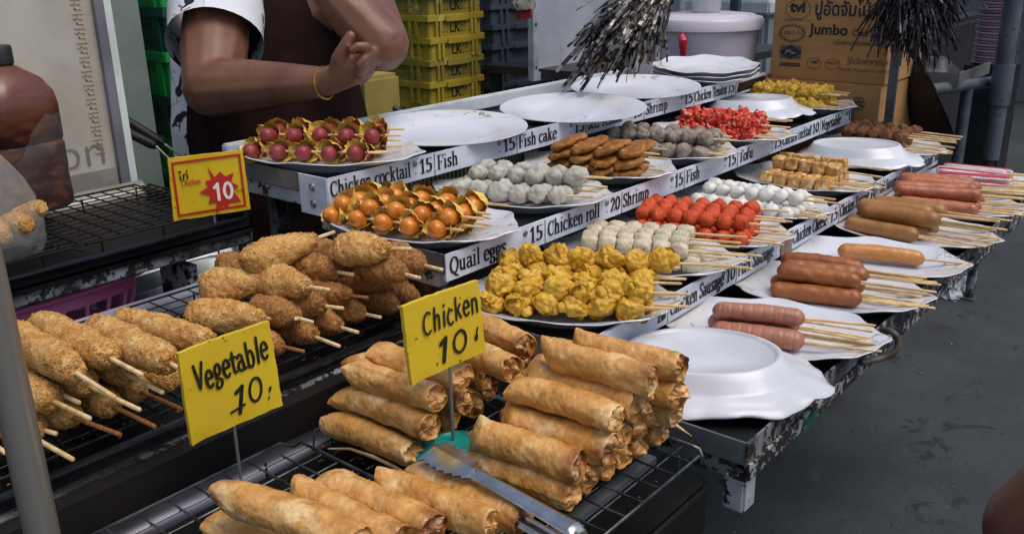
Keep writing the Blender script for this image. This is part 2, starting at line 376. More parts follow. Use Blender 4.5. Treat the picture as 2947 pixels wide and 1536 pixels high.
# front lettering strips of the upper three tiers
SIGN = [
 [("Chicken cocktail", 828, 1030), ("15", 1052, 1084), ("|", 1090, 0), ("Fish", 1096, 1149), ("15", 1262, 1293), ("|", 1297, 0), ("Fish cake", 1301, 1397), ("15", 1441, 1467), ("|", 1470, 0), ("Beef Tendon", 1474, 1562), ("15", 1589, 1613), ("|", 1617, 0), ("Shrimp", 1620, 1676), ("15", 1718, 1740), ("|", 1743, 0), ("Chicken Tendon", 1745, 1826), ("15", 1828, 1845), ("|", 1848, 0), ("#", 1852, 1921), ("15", 1926, 1940)],
 [("Quail eggs", 1127, 1269), ("15", 1328, 1361), ("|", 1367, 0), ("Chicken roll", 1374, 1505), ("20", 1531, 1556), ("|", 1560, 0), ("Shrimp", 1563, 1628), ("15", 1693, 1715), ("|", 1718, 0), ("Fish", 1722, 1757), ("15", 1827, 1848), ("|", 1852, 0), ("Tofu", 1856, 1891), ("15", 1944, 1962), ("|", 1964, 0), ("Chicken cocktail", 1966, 2038), ("10", 2040, 2057), ("|", 2060, 0), ("Vegetable", 2063, 2112), ("15", 2130, 2144)],
 [("1#", 1646, 1669), ("|", 1675, 0), ("Chicken Sausage", 1681, 1816), ("10", 1822, 1845), ("|", 1848, 0), ("Pork Sausage", 1852, 1941), ("15", 1966, 1985), ("|", 1988, 0), ("Chicken Cheese", 1991, 2076), ("15", 2084, 2103), ("|", 2106, 0), ("Chicken Sausage", 2109, 2181), ("10", 2185, 2201), ("|", 2203, 0), ("Pork Sausage", 2206, 2252), ("10", 2270, 2285), ("|", 2287, 0), ("Imitation crab", 2290, 2342), ("10", 2347, 2357)]]
SH = .0455
for i in range(3):
    y = TY[i]; z = TZ[i]
    def wavy(u, v, y=y, z=z):
        x = XE*u; j = .0007*noise.noise(V((x*9, v*2, i*7)))
        return V((x-.001, y-.003+j, z-SH*(1-v)+.0008*noise.noise(V((x*25, 5*v, i)))))
    b = MB().grid(90, 3, wavy); st_o = sp('price_strip', b.b2((0, y-.001, z-SH+.001), (XE, y+.003, z-.001)), m_strip)
    bl = z-.0345; sz = .0385
    for s, p0, p1 in SIGN[i]:
        x0 = XAT(p0, y, bl+.01)
        fr = frame((x0, y-.0042, bl), (1, 0, 0), (0, 0, 1))
        if s == "|":
            part('dividing_line', MB().box((x0, y-.0042, z-SH/2), (.0009, .0008, SH-.002)), m_ink, st_o); continue
        t = MB()
        x1 = XAT(p1, y, bl+.01)
        if s == "#":
            t.prism([(0, -.006), (x1-x0-.01, -.001), (x1-x0, .026), (.008, .022)], 0, .0005, fr); part('black_tape', t, m_ink, st_o); continue
        if s == "1#":
            pen_text(t, "1", sz, fr, (.055, .016), width=(x1-x0)*.55)
            t.prism([((x1-x0)*.55, -.001), ((x1-x0), .002), (x1-x0, .03), ((x1-x0)*.5, .026)], 0, .0006, fr); part('lettering', t, m_ink, st_o); continue
        pen_text(t, s, sz if len(s) > 2 else sz*1.02, fr, (.062, .017), width=x1-x0)
        part('lettering', t, m_ink, st_o)
        if len(s) == 2:
            xs = x0-.012
            fs = frame((xs, y-.0036, bl+.022), (1, 0, 0), (0, 0, 1))
            sm = MB().lathe([(0, .002), (.0024, .0022), (.0026, .0012), (.0034, .0012), (.0036, .0024), (.0052, .0018), (.006, 0)], 14)
            part('screw', MB().add([fs @ p for p in sm.v], sm.f), m_alum, st_o)
            fd = frame((xs+.001, y-.0042, bl+.004), (1, 0, 0), (0, 0, 1))
            part('red_dot', MB().prism([(.0018*cos(k*pi/4), .0018*sin(k*pi/4)) for k in range(8)], 0, .0003, fd), m_red, st_o)
# brown price sticker over one price, corner plate with two screws, front edge, posts, back rail
y = TY[2]; x0 = XAT(1961, y, .9)
sp('price_sticker', MB().b2((x0, y-.0046, .915-.044), (XAT(1987, y, .9), y-.0038, .913)), M('brown_sticker', '8a6a5c', '6d5348', 30, .6))
sp('corner_plate', MB().b2((-.003, 1.258, 1.02), (-.0005, 1.335, 1.0925)), m_strip, bevel=.0005)
for zz in (1.072, 1.041):
    fs = frame((-.003, 1.298, zz), (0, -1, 0), (0, 0, 1)); sm = MB().lathe([(0, .0035), (.002, .004), (.0028, .002), (.0062, .003), (.0075, .001), (.008, 0)], 16)
    sp('rivet', MB().add([fs @ p for p in sm.v], sm.f), m_alum)
f4 = MB().b2((-.002, .443, .804), (XE, .4465, .8535)); sp('front_rim', f4, m_chipd, bevel=.0008)
f5 = MB().b2((-.003, .4375, .800), (XE, .4425, .822)).b2((-.003, .4425, .796), (XE, .47, .800)); sp('front_angle_bar', f5, m_chipe)
for i in range(3):
    for xa in (.004, XE-.028): sp('post', MB().b2((xa, TY[i]+.006, TZ[i+1]-FL), (xa+.022, TY[i]+.03, TZ[i]-.063)), m_chip, bevel=.002)
lg = MB()
for x in (.012,): lg.b2((x, .449, .735), (x+.036, .482, .797))
sp('corner_stub', lg, m_chip, bevel=.004)
for (x, yy) in ((.09, 1.22), (XE-.08, 1.22), (.06, 1.5), (XE-.06, 1.5)):
    sp('leg', MB().b2((x, yy, 0), (x+.03, yy+.03, .80 if yy < 1.3 else 1.04)), m_chipd, bevel=.002)
for i in range(3): sp('inner_panel', MB().b2((.03, TY[i]+.16, TZ[i+1]-.03), (XE-.03, TY[i]+.165, TZ[i]-FL-.006)), m_black)  # black sheets added to stand in for the shade between the tiers
sp('inner_panel', MB().b2((.04, 1.26, .06), (XE-.04, 1.265, .84)), m_black)  # one more black sheet, for the dark beneath the trays
sp('back_rail', MB().b2((0, 1.555, 1.085), (XE, 1.575, 1.118)), M('white_rail', 'd4d8dc', 'b5bbc0', 8, .4), bevel=.003)
hs = [PY(2220, 830, .44), PY(2245, 832, .41), PY(2262, 855, .40), PY(2255, 885, .40), PY(2215, 903, .42), PY(2165, 912, .44)]
# ---------------------------------------------------------------- frying cart on the left (three stepped trays)
CX0, CX1 = -1.15, -.03
cart = thing('frying_cart', 'black greasy stepped frying cart with oily steel trays left of the price strips', 'food cart', (-.55, .475, 0))
def cp(name, mb, mat, **k):
    o = part(name, mb, mat, cart, **k); o.location = -cart.location; return o
cp('lower_tray', MB().b2((CX0, .478, .792), (CX1-.002, .984, .80)), m_blackmetal, bevel=.003)
ap = MB().tube([(CX0, .476, .797), (CX1-.02, .476, .797), (CX1-.004, .486, .797)], .0042, 8).b2((CX0, .474, .735), (CX1-.02, .478, .795))
cp('apron', ap, m_blackmetal)
cp('tray_lip', MB().b2((CX0, .555, .8005), (CX1-.01, .572, .812)), m_alum, bevel=.001)
cp('tray_lip', MB().b2((CX1-.016, .5725, .8005), (CX1-.006, .96, .815)), m_alum, bevel=.001)
def lipf(u, v):
    a = v*pi*.55; return V((CX0+(CX1-CX0)*u, .948+.022*sin(a), .8004+.02*(1-cos(a))))
cp('back_lip', MB().grid(20, 8, lipf), M('lip_steel', '8d8e98', '5f5a5e', 4, .3, .8, st=(1, 4, 4)))
cp('riser_panel', MB().b2((CX0, .985, .70), (CX1-.002, 1.011, .866)), m_black)
cp('front_panel', MB().b2((CX0, .53, .12), (CX1-.05, .545, .79)), m_black)
cp('support_rail', MB().b2((CX0, 1.012, .832), (CX1-.004, 1.03, .866)), m_rail, bevel=.002)
for z, y0, y1 in ((.868, 1.018, 1.452),):
    t = MB().b2((CX0, y0+.01, z), (CX1-.004, y1, z+.004))
    cp('middle_tray', t, M('burnt_tray', '15110e', '0c0a09', 20, .4, .3, bump=.2, bscale=90, c3='6b4a22', s3=150, t3=.66))
    cp('tray_rim', MB().tube([(CX0, y0+.006, z+.02), (CX1-.03, y0+.006, z+.02), (CX1-.01, y0+.02, z+.02)], .006, 8).b2((CX0, y0+.008, z), (CX1-.004, y0+.013, z+.022)), m_rim)
    def bw(u, v, y1=y1, z=z): return V((CX0+(CX1-CX0)*u, y1-.055+.055*v, z+.005+.03*v*v))
    cp('tray_wall', MB().grid(10, 5, bw), M('lavender_steel', '70727f', '4a4a55', 6, .35, .6))
cp('support_rail', MB().b2((CX0, 1.455, .948), (CX1, 1.478, .974)), m_rail, bevel=.003)
cp('post', MB().b2((CX1-.022, 1.455, .40), (CX1, 1.478, .947)), m_rail, bevel=.003)
cp('upper_tray', MB().b2((CX0, 1.45, .978), (CX1-.004, 1.86, .983)).b2((CX1-.008, 1.45, .984), (CX1-.004, 1.86, 1.005)), m_blackmetal)
cp('tray_rim', MB().tube([(CX0, 1.448, 1.0), (CX1-.02, 1.448, 1.0), (CX1-.003, 1.462, 1.0)], .005, 8).b2((CX0, 1.45, .97), (CX1-.004, 1.453, 1.0)), m_rim)
def bw2(u, v): return V((CX0+(CX1-CX0)*u, 1.82+.03*v*v, .984+.03*v+.012*sin(u*9)*0))
cp('tray_wall', MB().grid(10, 5, bw2), m_steel)
BZ = PY(206, 724, 1.53).z-.135
cp('storage_shelf', MB().b2((CX0, 1.48, BZ-.015), (CX1-.004, 1.95, BZ-.0005)), m_shelf)
cp('support_bracket', MB().b2((CX1-.12, 1.5, BZ), (CX1-.10, 1.6, .92)), m_chip)
for x in (CX1-.05, -.62):
    cp('leg', MB().b2((x, .56, 0), (x+.03, .59, .79)), m_rail)
    cp('leg', MB().b2((x, 1.9, 0), (x+.03, 1.93, BZ-.016)), m_rail)

def rack(label, x0, x1, y0, y1, z, mat, pitch=.034, r=.0013, fr=.0022, sk=0):
    t = thing('wire_rack', label, 'wire rack', ((x0+x1)/2, (y0+y1)/2, z-.03 if 0 else z), sk)
    hx_, hy = (x1-x0)/2, (y1-y0)/2; c = .02
    t1 = MB().tube([(-hx_+c, -hy, 0), (hx_-c, -hy, 0), (hx_, -hy+.003, -.012), (hx_+.004, -hy+.012, -.004), (hx_, -hy+c, 0), (hx_, hy-c, 0), (hx_-.004, hy-.006, -.01), (hx_-c, hy, 0), (-hx_+c, hy, 0), (-hx_, hy-c, -.012), (-hx_, -hy+c, -.006)], fr, 7, closed=True)
    part('rim_wire', t1, mat, t)
    wv = MB(); n = int((y1-y0)/pitch*1.0)
    for i in range(1, n): y = -hy+2*hy*i/n; wv.tube([(-hx_, y, -.0028), (hx_, y, -.0028)], r, 5)
    n = int((x1-x0)/(pitch*1.25))
    for i in range(1, n): x = -hx_+2*hx_*i/n; wv.tube([(x, -hy, -.0005), (x, hy, -.0005)], r*1.15, 5)
    part('cross_wires', wv, mat, t)
    for x in (-hx_*.8, 0, hx_*.8):
        for y in (-hy*.9, hy*.9): part('foot', MB().tube([(x, y, -.003), (x, y, -.033)], fr*.9, 6), mat, t)
    return t
ZC = .842
rack('steel wire rack holding the two piled heaps of spring rolls', -.335, -.032, .487, .935, ZC, m_wire, .030)
rack('steel wire rack under the loose spring rolls at the bottom edge', -.95, -.345, .50, .945, ZC, m_wire, .030)
ZB = .905
rack('dark greasy wire rack under the breaded chicken skewers', -.345, -.045, 1.036, 1.43, ZB, m_wired, .03, .0012, .002)
rack('dark greasy wire rack under the breaded sausages', -.95, -.36, 1.036, 1.43, ZB, m_wired, .03, .0012, .002)
ZA = 1.018
rack('empty black wire rack beside the sauce bottle', -.335, -.05, 1.47, 1.80, ZA, m_wired, .024, .0013, .0022)
rack('black wire rack under the sauce bottle and bagged snacks', -.95, -.345, 1.47, 1.80, ZA, m_wired, .024, .0013, .0022)

# ---------------------------------------------------------------- stuff on the hidden shelf of the cart
pk = thing('plastic_basket', 'pink perforated plastic basket under the top tray of the frying cart', 'basket', (PY(318, 690, 1.64).x-.29, 1.655, BZ))
m_pink = M('pink_plastic', 'f288ba', 'e676aa', 10, .35)
bb = MB(); hx_, hy, hh = .29, .13, .125
def ring(z, ex, r, n=48, p=4):
    out = []
    for i in range(n):
        a = 2*pi*i/n; ca, sa = cos(a), sin(a); k = (abs(ca)**p+abs(sa)**p)**(-1/p)
        out.append(V(((hx_+ex)*ca*k, (hy+ex)*sa*k, z)))
    return out
def band(mb, z0, e0, z1, e1, n=48, th=.003):
    A, B = ring(z0, e0, 0, n), ring(z1, e1, 0, n); A2, B2 = ring(z0, e0-th, 0, n), ring(z1, e1-th, 0, n); vs = A+B+B2+A2; fs = []
    for i in range(n):
        j = (i+1) % n
        fs += [(i, j, n+j, n+i), (n+i, n+j, 2*n+j, 2*n+i), (2*n+i, 2*n+j, 3*n+j, 3*n+i), (3*n+i, 3*n+j, j, i)]
    mb.add(vs, fs)
band(bb, 0, -.03, .02, -.022); band(bb, .055, -.014, .068, -.011); band(bb, .1, -.004, .135, .0)
for (z0, e0, z1, e1) in ((.019, -.022, .056, -.014), (.067, -.011, .101, -.004)):
    A, B = ring(z0, e0-.001, 0, 96), ring(z1, e1-.001, 0, 96)
    for i in range(0, 96, 2): bb.tube([A[i], B[i]], .004, 5)
part('perforated_wall', bb, m_pink, pk)
rm = MB(); band(rm, .128, .004, .136, .022, th=.006); rm.tube(ring(.134, .02, 0), .005, 6, closed=True); part('rim', rm, m_pink, pk)
part('bottom', MB().box((0, 0, .001), (.50, .19, .003)), m_pink, pk)
def pan(label, c, a, b, h, rot, mat, crumb=False):
    t = thing('metal_pan', label, 'pan', c, 0); t.rotation_euler = rot
    def mod(r, z, an):
        p = 5; k = (abs(cos(an))**p+abs(sin(an))**p)**(-1/p); return r*k, z
    q = MB().lathe([(0, .002), (.82, .002), (.86, .006), (.95, h*.9), (1.0, h), (1.04, h), (1.04, h-.002), (.94, h-.006), (.84, 0), (0, 0)], 40, a, b, mod=mod)
    part('pan_body', q, mat, t)
    if crumb:
        r = random.Random(5); cb = MB()
        for i in range(26): cb.box((r.uniform(-.6, .6)*a, r.uniform(-.6, .6)*b, .004), (r.uniform(.004, .012), r.uniform(.003, .006), .002), Euler((0, 0, r.uniform(0, 3))).to_matrix())
        part('crumbs', cb, M('crumb', '8a5a2c', '5a3a1c', 90, .8), t)
    return t
m_pan = M('scratched_aluminium', 'b0b5b7', '8d9496', 6, .34, .75, bump=.06, bscale=40, r2=.55)
pan('shallow aluminium pan with brown crumbs beside the pink basket', (.0-.07, 1.62, BZ+.002), .17, .125, .03, (rad(9), 0, rad(3)), m_pan, True)
pan('scratched steel pan leaning upright behind the crumb pan', (.02, 1.82, BZ+.0), .15, .12, .04, (rad(52), 0, rad(-12)), m_pan)

# ---------------------------------------------------------------- price signs on wires
def sign(label, base, corners, mat, tail=0):
    """a vertical card through the wire: turn it until its top and bottom edges are level"""
    base = V(base); best = None
    for k in range(-90, 91):
        d = V((cos(rad(k)), sin(rad(k)), 0)); n = V((-d.y, d.x, 0))
        P = []
        for px, py in corners:
            r = ray(px, py); t = (base-CAM).dot(n)/r.dot(n); P.append(CAM+r*t)
        if (P[1]-P[0]).dot(d) <= 0: continue
        e = abs(P[0].z-P[1].z)+abs(P[3].z-P[2].z)
        if best is None or e < best[0]: best = (e, d, P)
    e, d, P = best
    t = thing('price_sign', label, 'price sign', base)
    L = [p-base for p in P]
    return t, d, L
def card(t, L, d, mat, th=.0056):
    n = d.cross(V((0, 0, 1))); n = n if n.dot(CAM-t.location) > 0 else -n
    r = random.Random(len(t.name)); b = MB()
    TL, TR, BR, BL = L; N_ = 14
    def pt(u, v, off):
        a = TL.lerp(TR, u); c = BL.lerp(BR, u); e = .0011 if (u in (0, 1) or v in (0, 1)) else 0
        q = c.lerp(a, v); j = noise.noise_vector(V((u*21, v*21, len(t.name))))*e
        return q+V((j.x, j.y, j.z))+n*(off+.0008*noise.noise(V((u*2, v*2, 9)))+(.009*(u-.5)**2-.004*(u-.5)*(v-.5)))
    b.grid(N_, N_, lambda u, v: pt(u, v, th/2)); o = len(b.v)
    b.grid(N_, N_, lambda u, v: pt(u, v, -th/2))
    ed = [i*(N_+1) for i in range(N_+1)]+[N_*(N_+1)+j for j in range(1, N_+1)]+[i*(N_+1)+N_ for i in range(N_-1, -1, -1)]+[j for j in range(N_-1, 0, -1)]
    for i, q in enumerate(ed):
        w_ = ed[(i+1) % len(ed)]; b.f.append((q, w_, w_+o, q+o))
    c = part('card', b, mat, t)
    x = (TR-TL).normalized(); w_ = (TR-TL).length; h_ = (TL-BL).length
    fr = frame(BL+n*(th/2+.0016), (BR-BL), (TL-BL))
    return c, fr, (BR-BL).length, h_
def wrap(mb, fr, w_, h_):
    inv = fr.inverted(); o_ = []
    for p in mb.v:
        q = inv @ p; u, v = q.x/w_, q.y/h_; q.z += .009*(u-.5)**2-.004*(u-.5)*(v-.5)-.0004; o_.append(fr @ q)
    mb.v = o_; return mb
def ycard(name, c1, c2):
    n = N(name); a = n.noise(7, 4); k = n.mix(n.ramp(a, .3, .7), hx(c1), hx(c2))
    k = n.mix(n.ramp(n.noise(95, 3), .66, .72), k, hx('5b4a18')); n.col(k); n.setv(Roughness=.38); n.bump(n.noise(22, 3), .12, .002); return n.m
m_y1 = ycard('glossy_yellow_card', 'd3b420', 'caa41e'); m_y2 = ycard('yellow_board', 'd8b92a', 'cda92c')
m_marker = M('marker_ink', '10140f', '1e2a1a', 60, .45)
# chicken sign with burst
t, d, L = sign('yellow sign with red border and a red starburst reading Chicken 10', PZ(557, 687, .905), [(420, 398), (609, 377), (628, 525), (437, 556)], m_y1)
c, fr, w_, h_ = card(t, L, d, m_y1)
bd = MB(); q = .055*w_; bw_ = .028*w_
for (a0, b0, a1, b1) in ((q, h_-q-bw_, w_-q, h_-q), (q, q, w_-q, q+bw_), (q, q+bw_, q+bw_, h_-q-bw_), (w_-q-bw_, q+bw_, w_-q, h_-q-bw_)):
    bd.prism([(a0+(a1-a0)*k/10, b0) for k in range(11)]+[(a1-(a1-a0)*k/10, b1) for k in range(11)] if a1-a0 > b1-b0 else [(a0, b0), (a1, b0)]+[(a1, b0+(b1-b0)*k/8) for k in range(1, 9)]+[(a0, b1-(b1-b0)*k/8) for k in range(0, 8)], 0, .0004, fr)
part('red_border', wrap(bd, fr, w_, h_), m_red, c)
st = [(.50, .78), (.545, .62), (.66, .70), (.70, .60), (.86, .66), (.79, .50), (.87, .42), (.80, .36), (.885, .17), (.74, .20), (.70, .10), (.64, .16), (.52, .03), (.545, .24), (.44, .26), (.505, .36), (.35, .43), (.50, .50), (.49, .60), (.545, .60)]
st = [(.505, .80), (.58, .61), (.655, .69), (.72, .60), (.83, .64), (.785, .49), (.88, .42), (.80, .35), (.885, .16), (.74, .17), (.69, .09), (.645, .14), (.545, .02), (.565, .20), (.46, .21), (.50, .33), (.36, .40), (.485, .47), (.455, .57), (.54, .58)]
b = MB(); b.prism([(x*w_, y*h_) for x, y in st], .0006, .0011, fr); part('starburst', wrap(b, fr, w_, h_), m_red, c)
b = MB(); f2 = fr @ Matrix.Translation((.535*w_, .24*h_, .0012)); pen_text(b, "10", .36*h_, f2, (.065, .065), False, width=.27*w_, rnd=random.Random(4)); part('white_number', wrap(b, fr, w_, h_), m_white, c)
b = MB(); font_mesh(b, "ไก่", fr @ Matrix.Translation((.125*w_, .64*h_, .0004)), size=.17*h_, bold=.012, width=.125*w_)
font_mesh(b, "บาท", fr @ Matrix.Translation((.84*w_, .315*h_, .0004)), width=.09*w_); part('black_lettering', wrap(b, fr, w_, h_), m_ink, c)
b = MB(); pen_text(b, "Chicken", .12*h_, fr @ Matrix.Translation((.15*w_, .545*h_, 0)), (.05, .05), False, width=.25*w_); part('red_lettering', wrap(b, fr, w_, h_), M('faded_red', 'b8531f'), c)
wr = MB().tube([V((0, 0, 0)), (L[2]+L[3])*.5+V((0, 0, .01))-((L[2]+L[3])*.5).project(d)*0], .0022, 8)
def wire(t, top): 
    b = MB().tube([V((0, 0, 0)), V((0, 0, top))], .0022, 8); part('wire_stem', b, m_alum, t)
wire(t, (L[3].z+L[2].z)/2+.01)
# vegetable
t, d, L = sign('yellow hand written sign reading Vegetable 10', PZ(606, 1203, .842), [(440, 886), (673, 806), (704, 1015), (479, 1118)], m_y2)
c, fr, w_, h_ = card(t, L, d, m_y2)
b = MB(); pen_text(b, "Vegetable", .38*h_, fr @ Matrix.Translation((.10*w_, .53*h_, 0)) @ Matrix.Rotation(rad(3), 4, 'Z'), (.042, .042), False, .05, width=.82*w_, rnd=random.Random(2), it=1)
pen_text(b, "1", .40*h_, fr @ Matrix.Translation((.44*w_, .14*h_, 0)) @ Matrix.Rotation(rad(-12), 4, 'Z'), (.055, .055), False, width=.17*w_)
b.prism([(.43*w_, .15*h_), (.60*w_, .18*h_), (.60*w_, .205*h_), (.43*w_, .175*h_)], 0, .0004, fr)
pen_text(b, "0", .38*h_, fr @ Matrix.Translation((.615*w_, .18*h_, .0004)) @ Matrix.Rotation(rad(-6), 4, 'Z'), (.04, .04), False, width=.19*w_)
b.prism([(.86*w_, .21*h_), (.885*w_, .22*h_), (.90*w_, .27*h_), (.87*w_, .27*h_)], 0, .0005, fr); b.prism([(.84*w_, .14*h_), (.855*w_, .135*h_), (.875*w_, .19*h_)], 0, .0006, fr)
part('handwriting', wrap(b, fr, w_, h_), m_marker, c); wire(t, (L[3].z+L[2].z)/2+.02)
# chicken
base = PZ(1140, 1108, .872)
t, d, L = sign('yellow hand written sign reading Chicken 10 on a teal base', base, [(1003, 769), (1198, 704), (1213, 880), (1031, 968)], m_y2)
c, fr, w_, h_ = card(t, L, d, m_y2)
b = MB(); pen_text(b, "Chicken", .38*h_, fr @ Matrix.Translation((.17*w_, .53*h_, 0)) @ Matrix.Rotation(rad(2), 4, 'Z'), (.042, .042), False, .03, width=.77*w_, rnd=random.Random(5), it=1)
pen_text(b, "1", .40*h_, fr @ Matrix.Translation((.34*w_, .13*h_, 0)) @ Matrix.Rotation(rad(-8), 4, 'Z'), (.075, .075), False, width=.17*w_)
pen_text(b, "0", .40*h_, fr @ Matrix.Translation((.52*w_, .15*h_, .0004)) @ Matrix.Rotation(rad(-6), 4, 'Z'), (.05, .05), False, width=.24*w_)
pl = smooth([(.1, .25), (.3, .3), (.3, .1), (.1, 0), (.02, .15), (.25, .35), (.4, .6)], 1)
for p, q in zip(pl, pl[1:]):
    pts = [(.855*w_+u*.13*h_+.012*h_*cos(k*pi/4), .20*h_+v*.26*h_+.012*h_*sin(k*pi/4)) for u, v in (p, q) for k in range(8)]
    b.prism(hull(pts), 0, .0005, fr)
part('handwriting', wrap(b, fr, w_, h_), m_marker, c); wire(t, (L[3].z+L[2].z)/2+.02)
m_teal = M('teal_plastic', '1c8f84', '177c74', 12, .3)
tb = MB().lathe([(0, .0005), (.008, .0005), (.010, -.003), (.022, -.003), (.024, -.0005), (.05, -.012), (.062, -.026), (.062, -.029), (0, -.029)], 40)
part('teal_base', tb, m_teal, t)
# ---------------------------------------------------------------- plates
def plate_mesh(name, a, b, sc_=.045, mat=m_plate, H=.84, rip=0, wide=False):
    if wide:
        prof = [(0, .010), (.5, .010), (.56, .012), (.66, .021), (.70, .0235), (.85, .027), (.97, .031), (1.0, .0315), (1.004, .030), (.97, .0275), (.7, .018), (.56, .004), (.54, 0), (.50, 0), (.48, .005), (0, .005)]
    else:
        prof = [(0, .008), (.3, .008), (.55, .008), (.62, .010), (.70, .016), (.80, .022), (.90, .026), (.965, .0305), (1.0, .033), (1.008, .0315), (1.0, .0295), (.94, .026), (.885, .0232), (.875, .0222), (.80, .0195), (.775, .0180), (.765, .0165), (.70, .009), (.655, .001), (.64, 0), (.615, 0), (.60, .002), (.58, .004), (.3, .004), (0, .004)]
    def mod(r, z, an):
        wv = .6*cos(8*an)+.25*cos(16*an)+.35*cos(2*an)*cos(4*an); k = max(0, (r-.72)/.28)
        k2 = max(0, (r-.9)/.1)
        ed = (abs(cos(an))**3)*max(0, (r-.74)/.26); z_ = z*H+.0022*k2*cos(8*an+.6)*(1 if sc_ > 0 else 0)+rip*ed*(abs(math.sin(9*an))-.5)
        return r*(1+sc_*k*wv+(.012*k*abs(math.sin(9*an)) if rip else 0)), z_
    return MB().lathe(prof, 112, a, b, mod=mod).mesh(name, mat, 50)
PA, PB = .178, .120
me_plate = plate_mesh('oval_plate', PA, PB); me_flip = plate_mesh('oval_plate', PA, .137, mat=m_foam, H=1.35, rip=.006)
me_wide = plate_mesh('oval_plate', .178, .132, 0, wide=True, H=.85, mat=m_platew)
me_scal = plate_mesh('oval_plate', .150, .118, .035)
PL = {}
def put_plate(key, me, label, cx, cy, z, ang, tilt=0, flip=False, group=None, name='oval_plate', roll=0):
    o = link(name, me, None, (cx, cy, z)); o.rotation_mode = 'ZYX' if 0 else 'XYZ'
    R = Matrix.Rotation(rad(ang), 4, 'Z') @ Matrix.Rotation(rad(tilt), 4, 'Y') @ Matrix.Rotation(rad(roll), 4, 'X')
    if flip: R = R @ Matrix.Rotation(pi, 4, 'X')
    Mx = Matrix.Translation((cx, cy, z + (.033*1.35+.001 if flip else 0))) @ R
    o.matrix_world = Mx; tag(o, label, 'plate', group or 'oval white serving plates'); PL[key] = Mx; return o
FZ = [z-.012 for z in TZ]; FZ[0] -= 0
def mid(a, b, z):
    p, q = PZ(a[0], a[1], z), PZ(b[0], b[1], z); return (p+q)/2, math.degrees(math.atan2(q.y-p.y, q.x-p.x))
PLATES = [  # key, tier, left tip px, right tip px, kind, label, tilt
 ('1a', 0, (600, 372), (1075, 382), 'p', 'white oval plate under the red cocktail sausage skewers', 2),
 ('1b', 0, (918, 325), (1320, 312), 'w', 'large empty white oval plate beside the red cocktail sausages', 5),
 ('1c', 0, (1281, 264), (1606, 272), 'w', 'empty white oval plate above the Beef Tendon label', 5),
 ('1d', 0, (1459, 218), (1739, 214), 'w', 'empty white oval plate above the Shrimp label of the top strip', 5),
 ('2a', 1, (850, 525), (1295, 577), 'p', 'white wavy plate under the orange cocktail sausage skewers', 2),
 ('2b', 1, (1092, 462), (1545, 490), 'p', 'white wavy plate under the pale grey fish ball skewers', 2),
 ('2c', 1, (1318, 388), (1708, 432), 'p', 'white wavy plate under the brown fish cake skewers', 2),
 ('2d', 1, (1490, 352), (1858, 382), 'p', 'white wavy plate under the grey brown beef ball skewers', 2),
 ('2e', 1, (1660, 315), (1985, 338), 'p', 'white wavy plate under the red crab shreds', 2),
 ('2f', 1, (1740, 280), (2043, 305), 'f', 'upturned white plate behind the red crab shreds', 0),
 ('2g', 1, (1875, 240), (2150, 268), 'p', 'white wavy plate under the yellow skewers by the cardboard boxes', 2),
 ('3a', 2, (1190, 730), (1665, 752), 'p', 'white wavy plate under the yellow wonton skewers', 2),
 ('3b', 2, (1375, 615), (1855, 655), 'p', 'white wavy plate under the beige chicken roll skewers', 2),
 ('3c', 2, (1560, 547), (1980, 592), 'p', 'white wavy plate under the bright orange ball skewers', 2),
 ('3d', 2, (1713, 478), (2075, 530), 'p', 'white wavy plate under the white fish ball skewers', 2),
 ('3e', 2, (1853, 420), (2203, 468), 'p', 'white wavy plate under the fried tofu cube skewers', 2),
 ('3f', 2, (1995, 385), (2318, 436), 'f', 'upturned white plate between the tofu and the brown meatballs', 0),
 ('3g', 2, (2070, 345), (2368, 378), 'p', 'white wavy plate under the brown meatball skewers', 2),
 ('4a', 3, (1525, 905), (2066, 992), 'f', 'large upturned white plate at the corner of the lowest tray', 0),
 ('4b', 3, (1690, 797), (2186, 852), 'p', 'white wavy plate under the pink scored sausages', 2),
 ('4c', 3, (1848, 690), (2325, 745), 'p', 'white wavy plate under the dark brown sausages', 2),
 ('4d', 3, (1983, 625), (2408, 662), 'p', 'white wavy plate with a single orange sausage', 2),
 ('4e', 3, (2110, 545), (2488, 600), 'p', 'white wavy plate under the tan sausages', 2),
 ('4f', 3, (2215, 495), (2548, 520), 'p', 'white wavy plate under the red brown sausages', 2),
 ('4g', 3, (2330, 440), (2640, 470), 'p', 'white wavy plate under the red and white crab sticks', 2)]
for key, ti, a, b, kd, lab, tl in PLATES:
    zr = FZ[ti]+(.028 if kd == 'p' else .028 if kd == 'w' else .002)
    c, an = mid(a, b, zr)
    me = {'p': me_plate, 'w': me_wide, 'f': me_flip}[kd]
    put_plate(key, me, lab, c.x+(-.026 if key == '4a' else .01 if key == '4b' else 0), c.y, FZ[ti]+(.011 if kd == 'f' else (.002 if kd == 'w' else .0012)), an, flip=(kd == 'f'), tilt=-3.2 if kd == 'f' else .4 if kd == 'p' else 0, roll=6.5 if kd == 'w' else 1.2 if kd == 'p' else 0)
c, an = mid((1660, 168), (1892, 170), FZ[0]+.05)
for k in range(3):
    put_plate('1e%d' % k, me_scal, ['lowest', 'middle', 'topmost flower patterned'][k]+' plate of the stack of three scalloped plates', c.x, c.y, FZ[0]+.008+k*.0125, an+3*k, roll=6, group='stack of scalloped plates')
dp = link('dip_saucer', MB().lathe([(0, .006), (.022, .006), (.026, .009), (.036, .012), (.055, .026), (.058, .027), (.058, .025), (.038, .006), (.03, 0), (0, 0)], 36).mesh('dip_saucer', M('translucent_lilac', 'b9aab8', None, 5, .25)), None, PZ(872, 330, FZ[0]+.02)-V((0, 0, .018)))
tag(dp, 'small lilac plastic dish behind the red cocktail sausages', 'dish')

